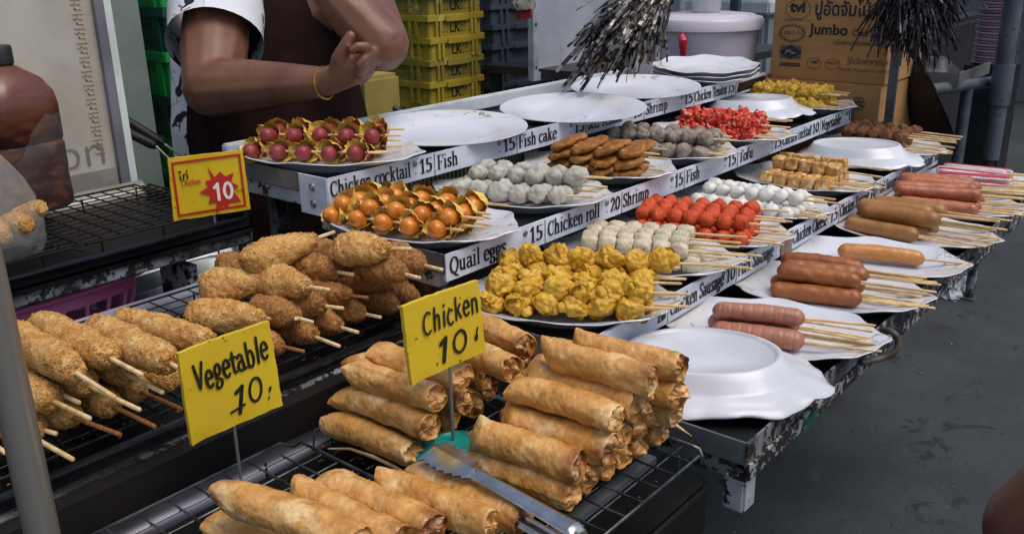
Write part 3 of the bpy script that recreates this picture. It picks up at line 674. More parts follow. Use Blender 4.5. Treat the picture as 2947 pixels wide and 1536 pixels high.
# ---------------------------------------------------------------- skewer food meshes
def ico(sub):
    bm = bmesh.new(); bmesh.ops.create_icosphere(bm, subdivisions=sub, radius=1); v = [x.co.copy() for x in bm.verts]; f = [tuple(y.index for y in x.verts) for x in bm.faces]; bm.free(); return v, f
_ic = {}
def blob(name, mat, r, amp, fr, sub=4, seed=0, sq=None, fn=None, ang=180):
    if sub not in _ic: _ic[sub] = ico(sub)
    vs, fs = _ic[sub]; out = []
    for p in vs:
        q = V((p.x*r[0], p.y*r[1], p.z*r[2]))
        if sq:                               # superquadric cube
            k = (abs(p.x)**sq+abs(p.y)**sq+abs(p.z)**sq)**(-1/sq); q *= k
        d = 0
        for i, (a, f) in enumerate(zip(amp, fr)): d += a*noise.noise(q*f+V((seed*7.3, i*5.1, seed)))
        if fn: q, d = fn(p, q, d)
        out.append(q+p*d)
    mb = MB(); mb.v = out; mb.f = fs; return mb.mesh(name, mat, ang)
F = {}
def kind(k, n, fn): F[k] = [fn(i) for i in range(n)]
def food(name, c1, c2, rough=.45, bump=.25, bs=220, c3=None, **k): return M(name, c1, c2, k.pop('scale', 55), rough, bump=bump, bscale=bs, c3=c3, spec=.4, **k)
m_sr = food('red_sausage', '7a2a2d', '8f3a3a', .42, .12); m_wr = food('yellow_wrapper', 'e2bd5c', 'cca040', .55, .15, 160, sss=.1)
m_or = food('orange_sausage', 'd4822a', 'bd681a', .26, .08, c3='d99c50', coat=.2, s3=40, t3=.66); m_wr2 = food('pale_yellow_wrapper', 'e6c264', 'd0a648', .5, .15, 160, sss=.1)
m_gb = food('pale_fish_ball', 'b8b3a6', 'a09b8e', .6, .5, 130, c3='8e897c', s3=130, t3=.64); m_bb = food('grey_beef_ball', '93877a', '7a6e62', .6, .5, 140, c3='5f564e', s3=120)
m_fc = food('fish_cake', 'a06a2a', '855018', .6, .6, 150, c3='4e2c0e', s3=120, t3=.62); m_cr = food('crab_shred', 'c93a22', 'b32a14', .55, .6, 130, c3='dba08c', s3=80, t3=.57)
m_yl = food('yellow_lump', 'bd9830', 'a57e20', .55, .3, 120); m_wn = food('fried_wonton', 'd0a636', 'c09028', .48, .4, 130, c3='ab7a22', s3=40, t3=.63, sss=.08)
m_cr2 = food('chicken_roll', 'cbbfa4', 'b5a98a', .5, .4, 150, c3='8a7d58', s3=140, t3=.64); m_ob = food('orange_ball', 'c94c1e', 'b03c14', .65, .5, 190, c3='d8683a', s3=150, t3=.62)
m_wb = food('white_fish_ball', 'dcdad2', 'cfccc2', .42, .15, 90); m_tf = food('fried_tofu', 'c6995a', 'b07e3e', .55, .35, 130, c3='dcc294', s3=50, t3=.55)
m_mb = food('brown_meatball', '74481f', '553013', .68, .9, 150, c3='96663a', s3=110, t3=.60)
def crumple(amp):
    def fn(p, q, d):
        a = noise.noise(p*2.6+V((3, 1, 7)))
        return q, d+amp*(1-abs(noise.noise(p*2.1+V((q.length*90, 2, 5))))*3.2)*.5
    return fn
kind('gb', 6, lambda i: blob('ball', m_gb, (.0200, .0194, .0184), (.006, .002), (44, 150), 4, i))
kind('bb', 5, lambda i: blob('ball', m_bb, (.0180, .0175, .0172), (.006, .0022), (50, 160), 4, i))
kind('ob', 4, lambda i: blob('ball', m_ob, (.0170, .0165, .0162), (.0030, .0014), (58, 320), 4, i))
kind('wb', 3, lambda i: blob('ball', m_wb, (.0172, .0155, .0150), (.0045, .001), (46, 160), 4, i))
kind('mb', 5, lambda i: blob('meatball', m_mb, (.0180, .0178, .0174), (.0035, .0030, .0022), (55, 140, 380), 4, i))
kind('tf', 3, lambda i: blob('tofu_cube', m_tf, (.0158, .0152, .0148), (.004, .0014), (50, 150), 4, i, sq=7))
kind('cr', 3, lambda i: blob('roll_slice', m_cr2, (.0170, .0160, .0160), (.003, .0012), (55, 200), 4, i, fn=lambda p, q, d: (V((max(-.0155, min(.0155, q.x*1.35)), q.y, q.z)), d if abs(q.x) < .013 else d*.3)))
kind('fc', 3, lambda i: blob('fish_cake', m_fc, (.033, .027, .0090), (.0055, .0024), (42, 150), 4, i, fn=lambda p, q, d: (V((q.x, q.y, max(-.0072, min(.0072, q.z*1.3)))), d)))
kind('cs', 4, lambda i: blob('crab_shred', m_cr, (.021, .018, .018), (.012, .010, .006), (48, 120, 300), 4, i+3))
kind('yl', 3, lambda i: blob('dumpling', m_yl, (.0215, .020, .0195), (.010, .004, .001), (52, 130, 400), 4, i))
def wonton(i):
    """soft parcel: smooth belly, skin gathered into pleats round one pole, a folded corner"""
    r = random.Random(i*5+2); mb = MB(); vs, fs = _ic.setdefault(5, ico(5)); out = []
    P_ = V((r.uniform(-.5, .5), r.uniform(-1, .2), r.uniform(.2, 1))).normalized(); e1 = P_.orthogonal().normalized(); e2 = P_.cross(e1); np_ = r.choice((4, 5)); ph = r.uniform(0, 6)
    c2 = V((r.uniform(-1, 1), r.uniform(-1, 1), r.uniform(-1, .3))).normalized(); tw = r.uniform(-2, 2)
    for p in vs:
        th = math.acos(max(-1, min(1, p.dot(P_)))); phi = math.atan2(p.dot(e2), p.dot(e1))
        q = V((p.x*.0232, p.y*.0200, p.z*.0165))
        w_ = math.exp(-(th/.75)**2); d = .0035*w_*(abs(math.sin((phi+tw*th)*np_/2+ph))*2-1.1)+.0045*math.exp(-(th/.32)**2)
        t2 = p.dot(c2); d += .0055*max(0, t2-.82)/.18-.003*math.exp(-((t2-.74)/.06)**2)
        d += .0045*noise.noise(p*1.5+V((i, 5, 1)))+.0022*noise.noise(p*3.4+V((i, 2, 7)))+.0007*noise.noise(p*11)
        out.append(q+p*d)
    mb.v = out; mb.f = list(fs)
    for k in range(2):
        n_ = (P_+V((r.uniform(-.7, .7), r.uniform(-.7, .2), r.uniform(-.5, .5)))).normalized(); t_ = n_.orthogonal().normalized(); t_ = Matrix.Rotation(r.uniform(0, 6), 3, n_) @ t_; u_ = n_.cross(t_); wd = r.uniform(.013, .018); ht = r.uniform(.007, .012); cv = r.uniform(-.012, .012)
        mb.grid(10, 6, lambda u, v: n_*(.016+ht*v*(1-.5*((u-.5)*2)**2))+t_*((u-.5)*2*wd*(1-.2*v))+u_*(cv*v*v+.002*sin(u*6+k)*v+.0015*noise.noise(V((u*4, v*4, k+i)))))
    return mb.mesh('wonton', m_wn, 70)
kind('wn', 7, wonton)
def wrapper(i, mat, R=.0172):
    """ruffled cup of dough, closed behind the sausage and open towards -y"""
    mb = MB()
    def fl(u, v):
        a = u*2*pi; th = v*rad(106+10*sin(a*2+i)); k = max(0, (v-.62)/.38)
        rr = R*(1+.16*noise.noise(V((cos(a)*1.6+i, sin(a)*1.6, v*2.2))))+.0075*k*k*(1+.3*sin(a*3+i*1.3)+.7*noise.noise(V((cos(a)*4, sin(a)*4, i))))+.0016*noise.noise(V((cos(a)*9, sin(a)*9, v*6+i)))+.0022*k*sin(a*9+i)*noise.noise(V((cos(a)*2, sin(a)*2, i+4)))
        cr = .0022*noise.noise(V((cos(a)*5, sin(a)*5, v*7+i)))
        rr += cr
        return V((rr*sin(th)*cos(a)*1.12, rr*cos(th)*1.0, rr*sin(th)*sin(a)))
    return mb.grid(48, 16, fl).mesh('wrapper', mat, 75)
F['wr'] = [wrapper(i, m_wr) for i in range(5)]; F['wr2'] = [wrapper(i+5, m_wr2) for i in range(5)]
def capsule(name, mat, r, L, seed=0, amp=.0008, bend=0, nub=True, cuts=0):
    nu, nv = 36, 20; prof = []
    def fl(u, v):
        x = (u-.5)*L; e = max(0, abs(x)-(L/2-r)); rr = math.sqrt(max(r*r-e*e, 1e-9)) if e > 0 else r
        if nub and e > r*.9: rr = max(rr, r*.22)
        a = v*2*pi
        rr += amp*noise.noise(V((x*60, cos(a)*1.5, sin(a)*1.5+seed)))+(.0009*noise.noise(V((x*25, cos(a)*.8, sin(a)*.8+seed)))+.0004*noise.noise(V((x*190, cos(a)*2, sin(a)*2+seed))) if L > .1 else 0)
        if cuts and e == 0 and .2 < v < .75: rr -= .0011*math.exp(-((x/L*cuts) % 1-.5)**2*160)
        return V((x, rr*cos(a), rr*sin(a)+bend*(1-(2*x/L)**2)))
    return MB().grid(nu*2, nv, fl).mesh(name, mat, 80, merge=True)
def cock(mat, r, L, sd):
    me = capsule('cocktail_sausage', mat, r, L, sd, nub=False)
    me.transform(Matrix.Rotation(pi/2, 4, 'Z')); return me
F['sr'] = [cock(m_sr, .0142, .041, 1)]; F['so'] = [cock(m_or, .0150, .039, 2)]
def sausage_mat(name, c1, c2, c3, rough=.3):
    n = N(name); s_ = n.sep(); ax = n.math('ABSOLUTE', s_[0]); dk = tuple([x*.62 for x in hx(c2)[:3]]+[1])
    k = n.mix(n.ramp(n.noise(22, 5, .65), .35, .65), hx(c1), hx(c2)); k = n.mix(n.math('MULTIPLY', n.rnd, .35), k, hx(c3))
    k = n.mix(n.math('MULTIPLY', n.ramp(n.noise(9, 4, .7, st=(1, 3, 3)), .52, .66), .6), k, dk)
    k = n.mix(n.math('MULTIPLY', n.ramp(ax, .062, .08), .5), k, dk); k = n.mix(n.ramp(n.noise(140, 3), .66, .72), k, hx(c3))
    n.col(k); n.setv(Roughness=n.math('ADD', n.math('MULTIPLY', n.noise(30, 4), .35), rough-.12)); n.setv(Coat_Weight=.12, Coat_Roughness=.22)
    n.bump(n.math('ADD', n.noise(90, 5, .7), n.math('MULTIPLY', n.noise(40, 4, .6, st=(.35, 1, 1)), 1.2)), .45, .0022); return n.m
m_s1 = sausage_mat('pink_sausage', 'a96b52', '985a42', 'bb8a70', .42); m_s2 = sausage_mat('brown_sausage', '9a5420', '7f4012', 'b87838', .36)
m_s3 = sausage_mat('orange_sausage_skin', 'c27c3a', 'b56f30', 'cf9658', .2); m_s4 = sausage_mat('tan_sausage', 'a5733a', '956430', '8a5a28', .4); m_s5 = sausage_mat('red_brown_sausage', 'ad6038', '9a5030', 'c07e54', .4)
F['s1'] = [capsule('sausage', m_s1, .0165, .150, 1, cuts=9), capsule('sausage', m_s1, .0165, .150, 2, cuts=9, bend=.003)]
F['s2'] = [capsule('sausage', m_s2, .0160, .155, 1, .0018), capsule('sausage', m_s2, .0160, .150, 4, .0018, .004)]
F['s3'] = [capsule('sausage', m_s3, .0175, .165, 1, bend=.004)]
F['s4'] = [capsule('sausage', m_s4, .0185, .165, 1, .001), capsule('sausage', m_s4, .0185, .160, 5, .001, .004)]
F['s5'] = [capsule('sausage', m_s5, .0165, .190, 1, bend=.004), capsule('sausage', m_s5, .0165, .185, 3, .0012, -.003)]
m_cw = food('crab_white', 'd9cfcb', 'cbbdb9', .35, .15, 90); m_crd = food('crab_red', 'b8384a', 'a82c40', .4, .1, 90)
F['ck'] = [blob('crab_stick_body', m_cw, (.085, .011, .010), (.0014,), (60,), 4, 1, sq=8)]; F['ckr'] = [blob('crab_stick_skin', m_crd, (.0855, .0113, .0024), (.0008,), (60,), 4, 2, sq=8)]
me_stick = MB().tube([(0, 0, 0), (.5, 0, .0), (.985, 0, 0), (1, 0, 0)], [.0024, .0024, .0023, .0014], 7).mesh('stick', m_stick, 40)

def basis(x, up=V((0, 0, 1))):
    x = x.normalized(); y = up.cross(x).normalized(); z = x.cross(y); return Matrix((x, y, z)).transposed()
R0 = random.Random(11)
def skewer(name, cat, label, group, A, Dv, pitch, n, mk, end, stick0=None):
    """A first piece centre, Dv direction, n pieces, stick running on to distance 'end' from A"""
    A = V(A); B = basis(V(Dv)).to_4x4(); t = thing(name, label, cat, A, 0, group)
    t.rotation_euler = B.to_euler()
    s = link('stick', me_stick, t, (-.012 if stick0 is None else stick0, 0, 0)); s.scale = (end+.012 if stick0 is None else end-stick0, 1, 1)
    for i in range(n): mk(t, V((i*pitch, 0, 0)), i)
    return t
def one(k, tw=.35, j=.0012):
    def mk(t, p, i):
        me = R0.choice(F[k]); o = link(me.name.split('.')[0], me, t, p+V((R0.uniform(-j, j), R0.uniform(-j, j), R0.uniform(-j, j))))
        o.rotation_euler = (R0.uniform(-pi, pi), R0.uniform(-tw, tw), R0.uniform(-tw, tw)); s_ = R0.uniform(.93, 1.06); o.scale = (s_, s_, s_*R0.uniform(.95, 1.03))
    return mk
def mk_tofu(t, p, i):
    me = R0.choice(F['tf']); o = link('tofu_cube', me, t, p); o.rotation_euler = (R0.uniform(-.3, .3)+pi/2*R0.randrange(4), R0.uniform(-.12, .12), R0.uniform(-.12, .12))
def mk_cake(t, p, i):
    me = R0.choice(F['fc']); o = link('fish_cake', me, t, p); o.rotation_euler = (R0.uniform(-.12, .12)+.15, -.22+R0.uniform(-.1, .1), R0.uniform(-.4, .4))
def mk_cock(ks, kw):
    def mk(t, p, i):
        yw = R0.uniform(-.45, .1); px = R0.uniform(-.55, .15)
        e = (Matrix.Rotation(yw, 3, 'Z') @ Matrix.Rotation(px, 3, 'X')).to_euler()
        o = link('wrapper', R0.choice(F[kw]), t, p+V((R0.uniform(-.002, .002), .002, .001))); o.rotation_euler = e
        q = link('cocktail_sausage', F[ks][0], t, p+V((0, -.006, -.001))); q.rotation_euler = (e.x, e.y, e.z)
    return mk
def mk_saus(k):
    def mk(t, p, i):
        o = link('sausage', R0.choice(F[k]), t, p); o.rotation_euler = (R0.uniform(-3, 3) if 's1' != k else R0.uniform(-.5, .5), 0, 0); g_ = R0.uniform(.9, 1.04); o.scale = (R0.uniform(.94, 1.05), g_, g_)
        if k != 's3': q = link('stick', me_stick, t, p+V((.05, R0.uniform(-.003, .003), -.003))); q.scale = (R0.uniform(.12, .15), 1, 1); q.rotation_euler = (0, R0.uniform(-.02, .03), R0.uniform(-.09, .09))
    return mk
def mk_crab(t, p, i):
    j = R0.uniform(-.5, .5); b_ = link('crab_stick_body', F['ck'][0], t, p); b_.rotation_euler = (j, 0, 0); q = link('crab_stick_skin', F['ckr'][0], t, p+V((0, -.0092*sin(j), .0092*cos(j)))); q.rotation_euler = (j, 0, 0); q.scale = (.98, .5, 1)
def layname(l, nl): return 'only' if nl == 1 else (['bottom', 'top'] if nl == 2 else ['bottom', 'middle', 'top'])[l]
def heap(pk, name, cat, what, group, rows, x0, pitch, n, mk, end, zb, dz, yaw=0, tiltj=.02):
    """rows: list of (y, layer, dx) in the plate's own axes; y grows away from the camera"""
    M4 = PL[pk]; nl = max(r[1] for r in rows)+1
    for l in range(nl):
        rr = sorted([r for r in rows if r[1] == l]); k = len(rr)
        for i, (y, _, dx) in enumerate(rr):
            lab = what
            pos = ('nearest' if i == 0 else 'farthest' if i == k-1 else ORD[i]+' from near side')
            lay = '' if nl == 1 else ', '+layname(l, nl)+' layer'
            lab = f'{what}, {pos}{lay}' if k > 1 else f'{what}'+(lay or '')
            sg = cat == 'skewer' and n == 1 and pitch == .05; yj = yaw+R0.uniform(-.03, .03)*(2 if sg else 1); dx += R0.uniform(-.012, .012) if sg else 0
            A = M4 @ V((x0+dx, y, zb-.0035+max(0, abs(y)-.046)*.3*(l == 0)+l*dz+.0015*R0.random()))
            dv = M4.to_3x3() @ V((cos(yj), sin(yj), R0.uniform(-tiltj, tiltj)+(.01 if l else 0)))
            skewer(name, cat, lab, group, A, dv, pitch, n if not callable(n) else n(i, l), mk, end+R0.uniform(-.012, .012))
ys = lambda a, s, k, l, dx=0: [(a+s*i, l, dx+R0.uniform(-.006, .006)) for i in range(k)]
heap('1a', 'sausage_skewer', 'skewer', 'red cocktail sausage skewer in yellow wrappers', 'red cocktail sausage skewers', ys(-.056, .037, 4, 0)+ys(-.012, .04, 2, 1, .016), -.132, .051, 5, mk_cock('sr', 'wr'), .255, .034, .026, yaw=.05)
heap('2a', 'sausage_skewer', 'skewer', 'glossy orange cocktail sausage skewer in yellow wrappers', 'orange cocktail sausage skewers', ys(-.068, .036, 4, 0)+ys(-.050, .037, 3, 1, .012), -.132, .052, 5, mk_cock('so', 'wr2'), .262, .034, .024)
M4 = PL['2a']; skewer('sausage_skewer', 'skewer', 'single red cocktail sausage skewer on the far edge of the orange ones', 'orange cocktail sausage skewers', M4 @ V((-.10, .066, .044)), M4.to_3x3() @ V((.9, .35, .05)), .04, 1, mk_cock('sr', 'wr2'), .06)
heap('2b', 'fish_ball_skewer', 'skewer', 'pale grey fish ball skewer', 'pale grey fish ball skewers', ys(-.058, .036, 5, 0)+ys(.0, .05, 1, 1, .02), -.108, .039, 6, one('gb'), .26, .0325, .024)
heap('2c', 'fish_cake_skewer', 'skewer', 'skewer of flat brown fish cakes', 'brown fish cake skewers', ys(-.045, .05, 2, 0)+ys(-.04, .05, 2, 1)+ys(-.032, .052, 2, 2, .004), -.075, .055, 4, mk_cake, .235, .027, .021)
heap('2d', 'beef_ball_skewer', 'skewer', 'grey brown beef ball skewer', 'grey beef ball skewers', ys(-.062, .036, 5, 0)+ys(-.03, .037, 3, 1, .004), -.108, .0365, 7, one('bb'), .265, .029, .026)
heap('2e', 'crab_skewer', 'skewer', 'skewer of bright red crab shreds', 'red crab skewers', ys(-.05, .036, 4, 0)+ys(-.03, .036, 3, 1), -.085, .033, 6, one('cs', .6, .003), .245, .030, .027)
heap('2g', 'dumpling_skewer', 'skewer', 'lumpy yellow dumpling skewer by the boxes', 'yellow dumpling skewers', ys(-.055, .036, 4, 0)+ys(-.035, .036, 3, 1), -.115, .038, 6, one('yl', .5), .265, .031, .028)
heap('3a', 'wonton_skewer', 'skewer', 'crumpled yellow fried wonton skewer', 'yellow wonton skewers', ys(-.066, .036, 5, 0)+ys(-.050, .037, 4, 1, .008)+ys(.030, .04, 1, 2, .04), -.105, .0435, 6, one('wn', .5, .003), .29, .031, .027)
heap('3b', 'chicken_roll_skewer', 'skewer', 'beige chicken roll skewer', 'beige chicken roll skewers', ys(-.05, .033, 4, 0, .02)+ys(-.05, .033, 4, 1), -.082, .0325, 6, one('cr', .06, .0008), .275, .029, .028)
heap('3c', 'fish_ball_skewer', 'skewer', 'bright orange ball skewer', 'orange ball skewers', ys(-.062, .033, 5, 0)+ys(-.046, .033, 4, 1, -.004), -.108, .0332, 7, one('ob'), .278, .029, .0275)
heap('3d', 'fish_ball_skewer', 'skewer', 'white fish ball skewer', 'white fish ball skewers', ys(-.06, .032, 5, 0)+ys(-.022, .034, 2, 1, .004), -.092, .0335, 7, one('wb'), .275, .0265, .0235)
heap('3e', 'tofu_skewer', 'skewer', 'golden fried tofu cube skewer', 'tofu skewers', ys(-.055, .036, 4, 0)+ys(.0, .042, 2, 1), -.066, .0345, 5, mk_tofu, .25, .0265, .030)
heap('3g', 'meatball_skewer', 'skewer', 'rough brown meatball skewer', 'brown meatball skewers', ys(-.055, .036, 4, 0)+ys(-.038, .036, 4, 1, .01), -.09, .0365, 5, one('mb'), .28, .030, .031)
heap('4b', 'sausage_skewer', 'skewer', 'pink scored sausage on a bamboo stick', 'pink sausage skewers', ys(-.042, .034, 3, 0, .0)+ys(-.020, .034, 1, 1, -.004), -.020, .05, 1, mk_saus('s1'), .185, .027, .029, yaw=-.02)
heap('4c', 'sausage_skewer', 'skewer', 'dark brown sausage on a bamboo stick', 'dark brown sausage skewers', ys(-.045, .033, 3, 0)+ys(-.028, .033, 3, 1), -.02, .05, 1, mk_saus('s2'), .19, .027, .028, yaw=.0)
heap('4d', 'sausage_skewer', 'skewer', 'lone shiny orange sausage on its own plate', 'single orange sausage skewer', [(.012, 0, 0)], .025, .05, 1, mk_saus('s3'), .175, .029, .02)
heap('4e', 'sausage_skewer', 'skewer', 'smooth tan sausage on a bamboo stick', 'tan sausage skewers', ys(-.056, .036, 4, 0)+ys(-.020, .036, 3, 1), -.035, .05, 1, mk_saus('s4'), .205, .029, .030)
heap('4f', 'sausage_skewer', 'skewer', 'long red brown sausage on a bamboo stick', 'red brown sausage skewers', ys(-.06, .034, 5, 0)+ys(-.025, .036, 4, 1), -.02, .05, 1, mk_saus('s5'), .215, .028, .030)
heap('4g', 'crab_stick_skewer', 'skewer', 'red and white crab stick on a bamboo stick', 'crab stick skewers', ys(-.06, .029, 5, 0)+ys(-.044, .030, 4, 1), -.03, .05, 1, mk_crab, .21, .024, .021)
# ---------------------------------------------------------------- spring rolls
def roll_mat():
    n = N('fried_pastry'); s = n.sep(); ax = n.math('ABSOLUTE', s[0])
    a = n.noise(26, 5, .6); b = n.noise(85, 4, .6); c_ = n.noise(190, 3)
    k = n.mix(n.ramp(a, .36, .64), hx('d4a05c'), hx('b98038'))
    k = n.mix(n.ramp(n.noise(17, 5, .65), .52, .68), k, hx('e4c28a'))
    k = n.mix(n.math('MULTIPLY', n.ramp(b, .54, .7), .45), k, hx('95642f'))
    burn = n.math('MULTIPLY', n.ramp(ax, .058, .092), n.ramp(n.noise(13, 3), .46, .64))
    k = n.mix(n.math('MULTIPLY', burn, n.math('ADD', n.math('MULTIPLY', n.rnd, .5), .35)), k, hx('6e2c10'))
    k = n.mix(n.ramp(c_, .71, .76), k, hx('4a2810'))
    n.col(k); n.setv(Roughness=n.math('ADD', n.math('MULTIPLY', a, .35), .2)); n.setv(Coat_Weight=.2, Coat_Roughness=.25)
    n.setv(Subsurface_Weight=.08); n.b.inputs['Subsurface Radius'].default_value = (.008, .004, .002)
    n.bump(n.math('ADD', n.noise(60, 5, .65), n.math('MULTIPLY', n.voro(150), .5)), .5, .0032); return n.m
m_roll = roll_mat()
RL, RR = .180, .0204
def roll_mesh(i):
    r = random.Random(i*13+1); NU, NV = 90, 60; pin = r.uniform(.35, .75); tw = r.uniform(0, 6.28); sq = r.uniform(.86, .95); lip = r.uniform(.004, .010); bend = r.uniform(-.004, .004)
    cutk = r.uniform(-.7, .7)
    def fl(u, v):
        a = v*2*pi; U = u*1.14                     # the last part folds back inside the right end
        if U <= 1.0: x = -RL/2+RL*U; rr = RR
        else:
            t = (U-1)/.14
            x = RL/2-lip*min(1, t*3)+(.006*t if t > .33 else 0)+.011*noise.noise(V((cos(a)*1.9*(1-t)+i, sin(a)*1.9*(1-t), i*3)))*min(1, t*4)+.004*noise.noise(V((cos(a)*5*(1-t), sin(a)*5*(1-t), i)))*min(1, t*4); rr = RR*(.93 if t < .3 else .93*(1-(t-.3)/.7))
        e = max(0, (.12-u)/.12); ee = max(0, (U-.86)/.14) if U <= 1 else 1
        rr *= 1+.09*((a-tw) % (2*pi))/(2*pi)
        px = noise.noise(V((x*38, cos(a)*1.1+i, sin(a)*1.1)))*.0024+noise.noise(V((x*95, cos(a)*2.5, sin(a)*2.5+i)))*.0011+noise.noise(V((x*220, cos(a)*6, sin(a)*6+i)))*.0005
        if U > 1: px *= max(0, .8*(1-(U-1)/.14))
        rr += px
        y, z = rr*cos(a), rr*sin(a)*sq
        if e > 0:                                   # pinched wedge end
            k = 1-(1-pin)*e**1.3; z = z*k-.004*e; y *= 1+.1*e
            x -= .010*e*(y/RR)*cutk
        if u < .004: y *= .2; z *= .2
        if ee > 0: zz = 1-.1*ee; z *= zz; x += .006*ee*(y/RR)*cutk*(1 if U <= 1 else .6)+.004*ee*noise.noise(V((cos(a)*2, sin(a)*2, i)))
        z += bend*(1-(2*x/RL)**2)
        return V((x, y, z))
    return MB().grid(NU, NV, fl).mesh('spring_roll', m_roll, 55, merge=True)
F['rl'] = [roll_mesh(i) for i in range(8)]
RDIR = []
_ri = [0]
def roll(label, z, r_, l_=None, grp='spring rolls', spin=None, ln=None, dirv=None):
    Rp = PZ(r_[0], r_[1], z)
    if l_ is not None:
        Lp = PZ(l_[0], l_[1], z); d = (Rp-Lp); L = d.length if ln is None else ln; d.normalize(); RDIR.append(d)
    else:
        d = V(dirv) if dirv else V((RNG.uniform(-.08, .05), -1, RNG.uniform(-.03, .03))).normalized(); L = RL*RNG.uniform(.97, 1.03)
    cen = Rp-d*L/2
    o = link('spring_roll', F['rl'][_ri[0] % 8], None, cen); _ri[0] += 1
    x = d; up = V((0, 0, 1)); Bm = basis(x, up)
    o.rotation_euler = (Bm @ Matrix.Rotation(RNG.uniform(-pi, pi) if spin is None else spin, 3, 'X')).to_euler()
    o.scale = (max(.82, min(1.22, L/RL)),)+(1, 1) if 0 else (max(.85, min(1.2, L/RL)), 1, 1)
    tag(o, label, 'spring roll', grp); return o
RNG = random.Random(21)
z0 = ZC+.022; dz = .0365
g1 = 'right heap of spring rolls'; g2 = 'left heap of spring rolls'; g3 = 'loose spring rolls at the bottom edge'
roll('lowest spring roll on the near face of the right heap, touching the rack', z0, (1432, 1240), (1196, 1150), g1)
roll('golden spring roll just above the lowest one, near face of right heap', z0+dz, (1456, 1172), (1192, 1086), g1)
roll('spring roll behind the nearest second layer one of the right heap', z0+dz, (1535, 1130), (1268, 1050), g1)
roll('spring roll in the third layer of the right heap, nearest one', z0+2*dz, (1545, 1050), (1292, 975), g1)
roll('spring roll in the third layer of the right heap, behind the nearest one', z0+2*dz, (1590, 1020), (1352, 948), g1)
roll('scorched red ended spring roll on top of the right heap', z0+3*dz, (1640, 958), (1372, 888), g1)
roll('spring roll with pointed right end, back of the top of the right heap', z0+3*dz, (1698, 922), (1458, 866), g1)
for lay, (rx, ry) in ((0, (1486, 1205)), (0, (1530, 1172)), (0, (1572, 1145)), (0, (1616, 1118)), (0, (1662, 1092)), (1, (1572, 1098)), (1, (1612, 1066)), (1, (1655, 1046)), (1, (1702, 1040)), (2, (1632, 1004)), (2, (1676, 972)), (2, (1708, 996))):
    k = {0: ['first', 'second', 'third', 'fourth', 'fifth'], 1: ['first', 'second', 'third', 'fourth'], 2: ['first', 'second', 'third']}[lay]
    n_ = sum(1 for o in bpy.data.objects if o.get('group') == g1 and 'crumpled spring roll end' in o['label'] and ['bottom', 'second', 'third'][lay]+' layer' in o['label'])
    roll(f'crumpled spring roll end in the {["bottom", "second", "third"][lay]} layer of the right heap, {k[n_]} from near side', z0+lay*dz, (rx, ry), None, g1)
roll('lowest spring roll on the near face of the left heap', z0, (1030, 1140), (836, 1066), g2)
roll('middle spring roll on the near face of the left heap', z0+dz, (1083, 1075), (868, 990), g2)
roll('topmost spring roll on the near face of the left heap', z0+2*dz, (1096, 1000), (882, 930), g2)
roll('spring roll behind the topmost one of the left heap, left of the Chicken sign', z0+2*dz+.012, (1150, 945), (955, 890), g2)
roll('spring roll sticking up at the back of the left heap, right of the Chicken sign', z0+2*dz, (1322, 872), (1150, 800), g2)
for lay, (rx, ry), nm in ((0, (1085, 1090), 'bottom layer nearest'), (0, (1140, 1050), 'bottom layer second'), (0, (1190, 1020), 'bottom layer third'), (0, (1235, 975), 'bottom layer fourth'), (0, (1335, 925), 'bottom layer farthest'), (1, (1134, 985), 'second layer nearest'), (1, (1172, 1012), 'second layer below wire'), (1, (1200, 935), 'second layer behind wire'), (1, (1255, 915), 'second layer farthest'), (2, (1290, 930), 'small end far')):
    roll(f'spring roll end in the left heap behind the Chicken sign, {nm}', z0+lay*dz, (rx, ry), None, g2, dirv=(RNG.uniform(-.25, .1), -1, RNG.uniform(-.05, .05)) and V((RNG.uniform(-.25, .1), -1, 0)).normalized())
zf = ZC+.055
roll('big pale spring roll with a knotted left end at the bottom of the photo', zf+.02, (905, 1368), (566, 1246), g3)
roll('spring roll half hidden under the big pale one at the bottom edge', z0, (790, 1420), (552, 1318), g3)
roll('darker spring roll right of the big pale one at the bottom edge', zf, (1010, 1368), (742, 1236), g3)
roll('long spring roll with a brown torn left end in the middle of the loose row', zf+.004, (1092, 1330), (808, 1200), g3)
roll('spring roll with a burst seam second from the right in the loose row', zf, (1238, 1322), (962, 1214), g3)
roll('rightmost spring roll of the loose row beside the tongs', zf, (1312, 1302), (1060, 1190), g3)
for (rx, ry, lx, ly), nm in (((1130, 1400, 870, 1280), 'middle'), ((980, 1440, 700, 1310), 'left')):
    roll(f'lower spring roll hidden under the {nm} of the loose row', z0-.004, (rx, ry), (lx, ly), g3)

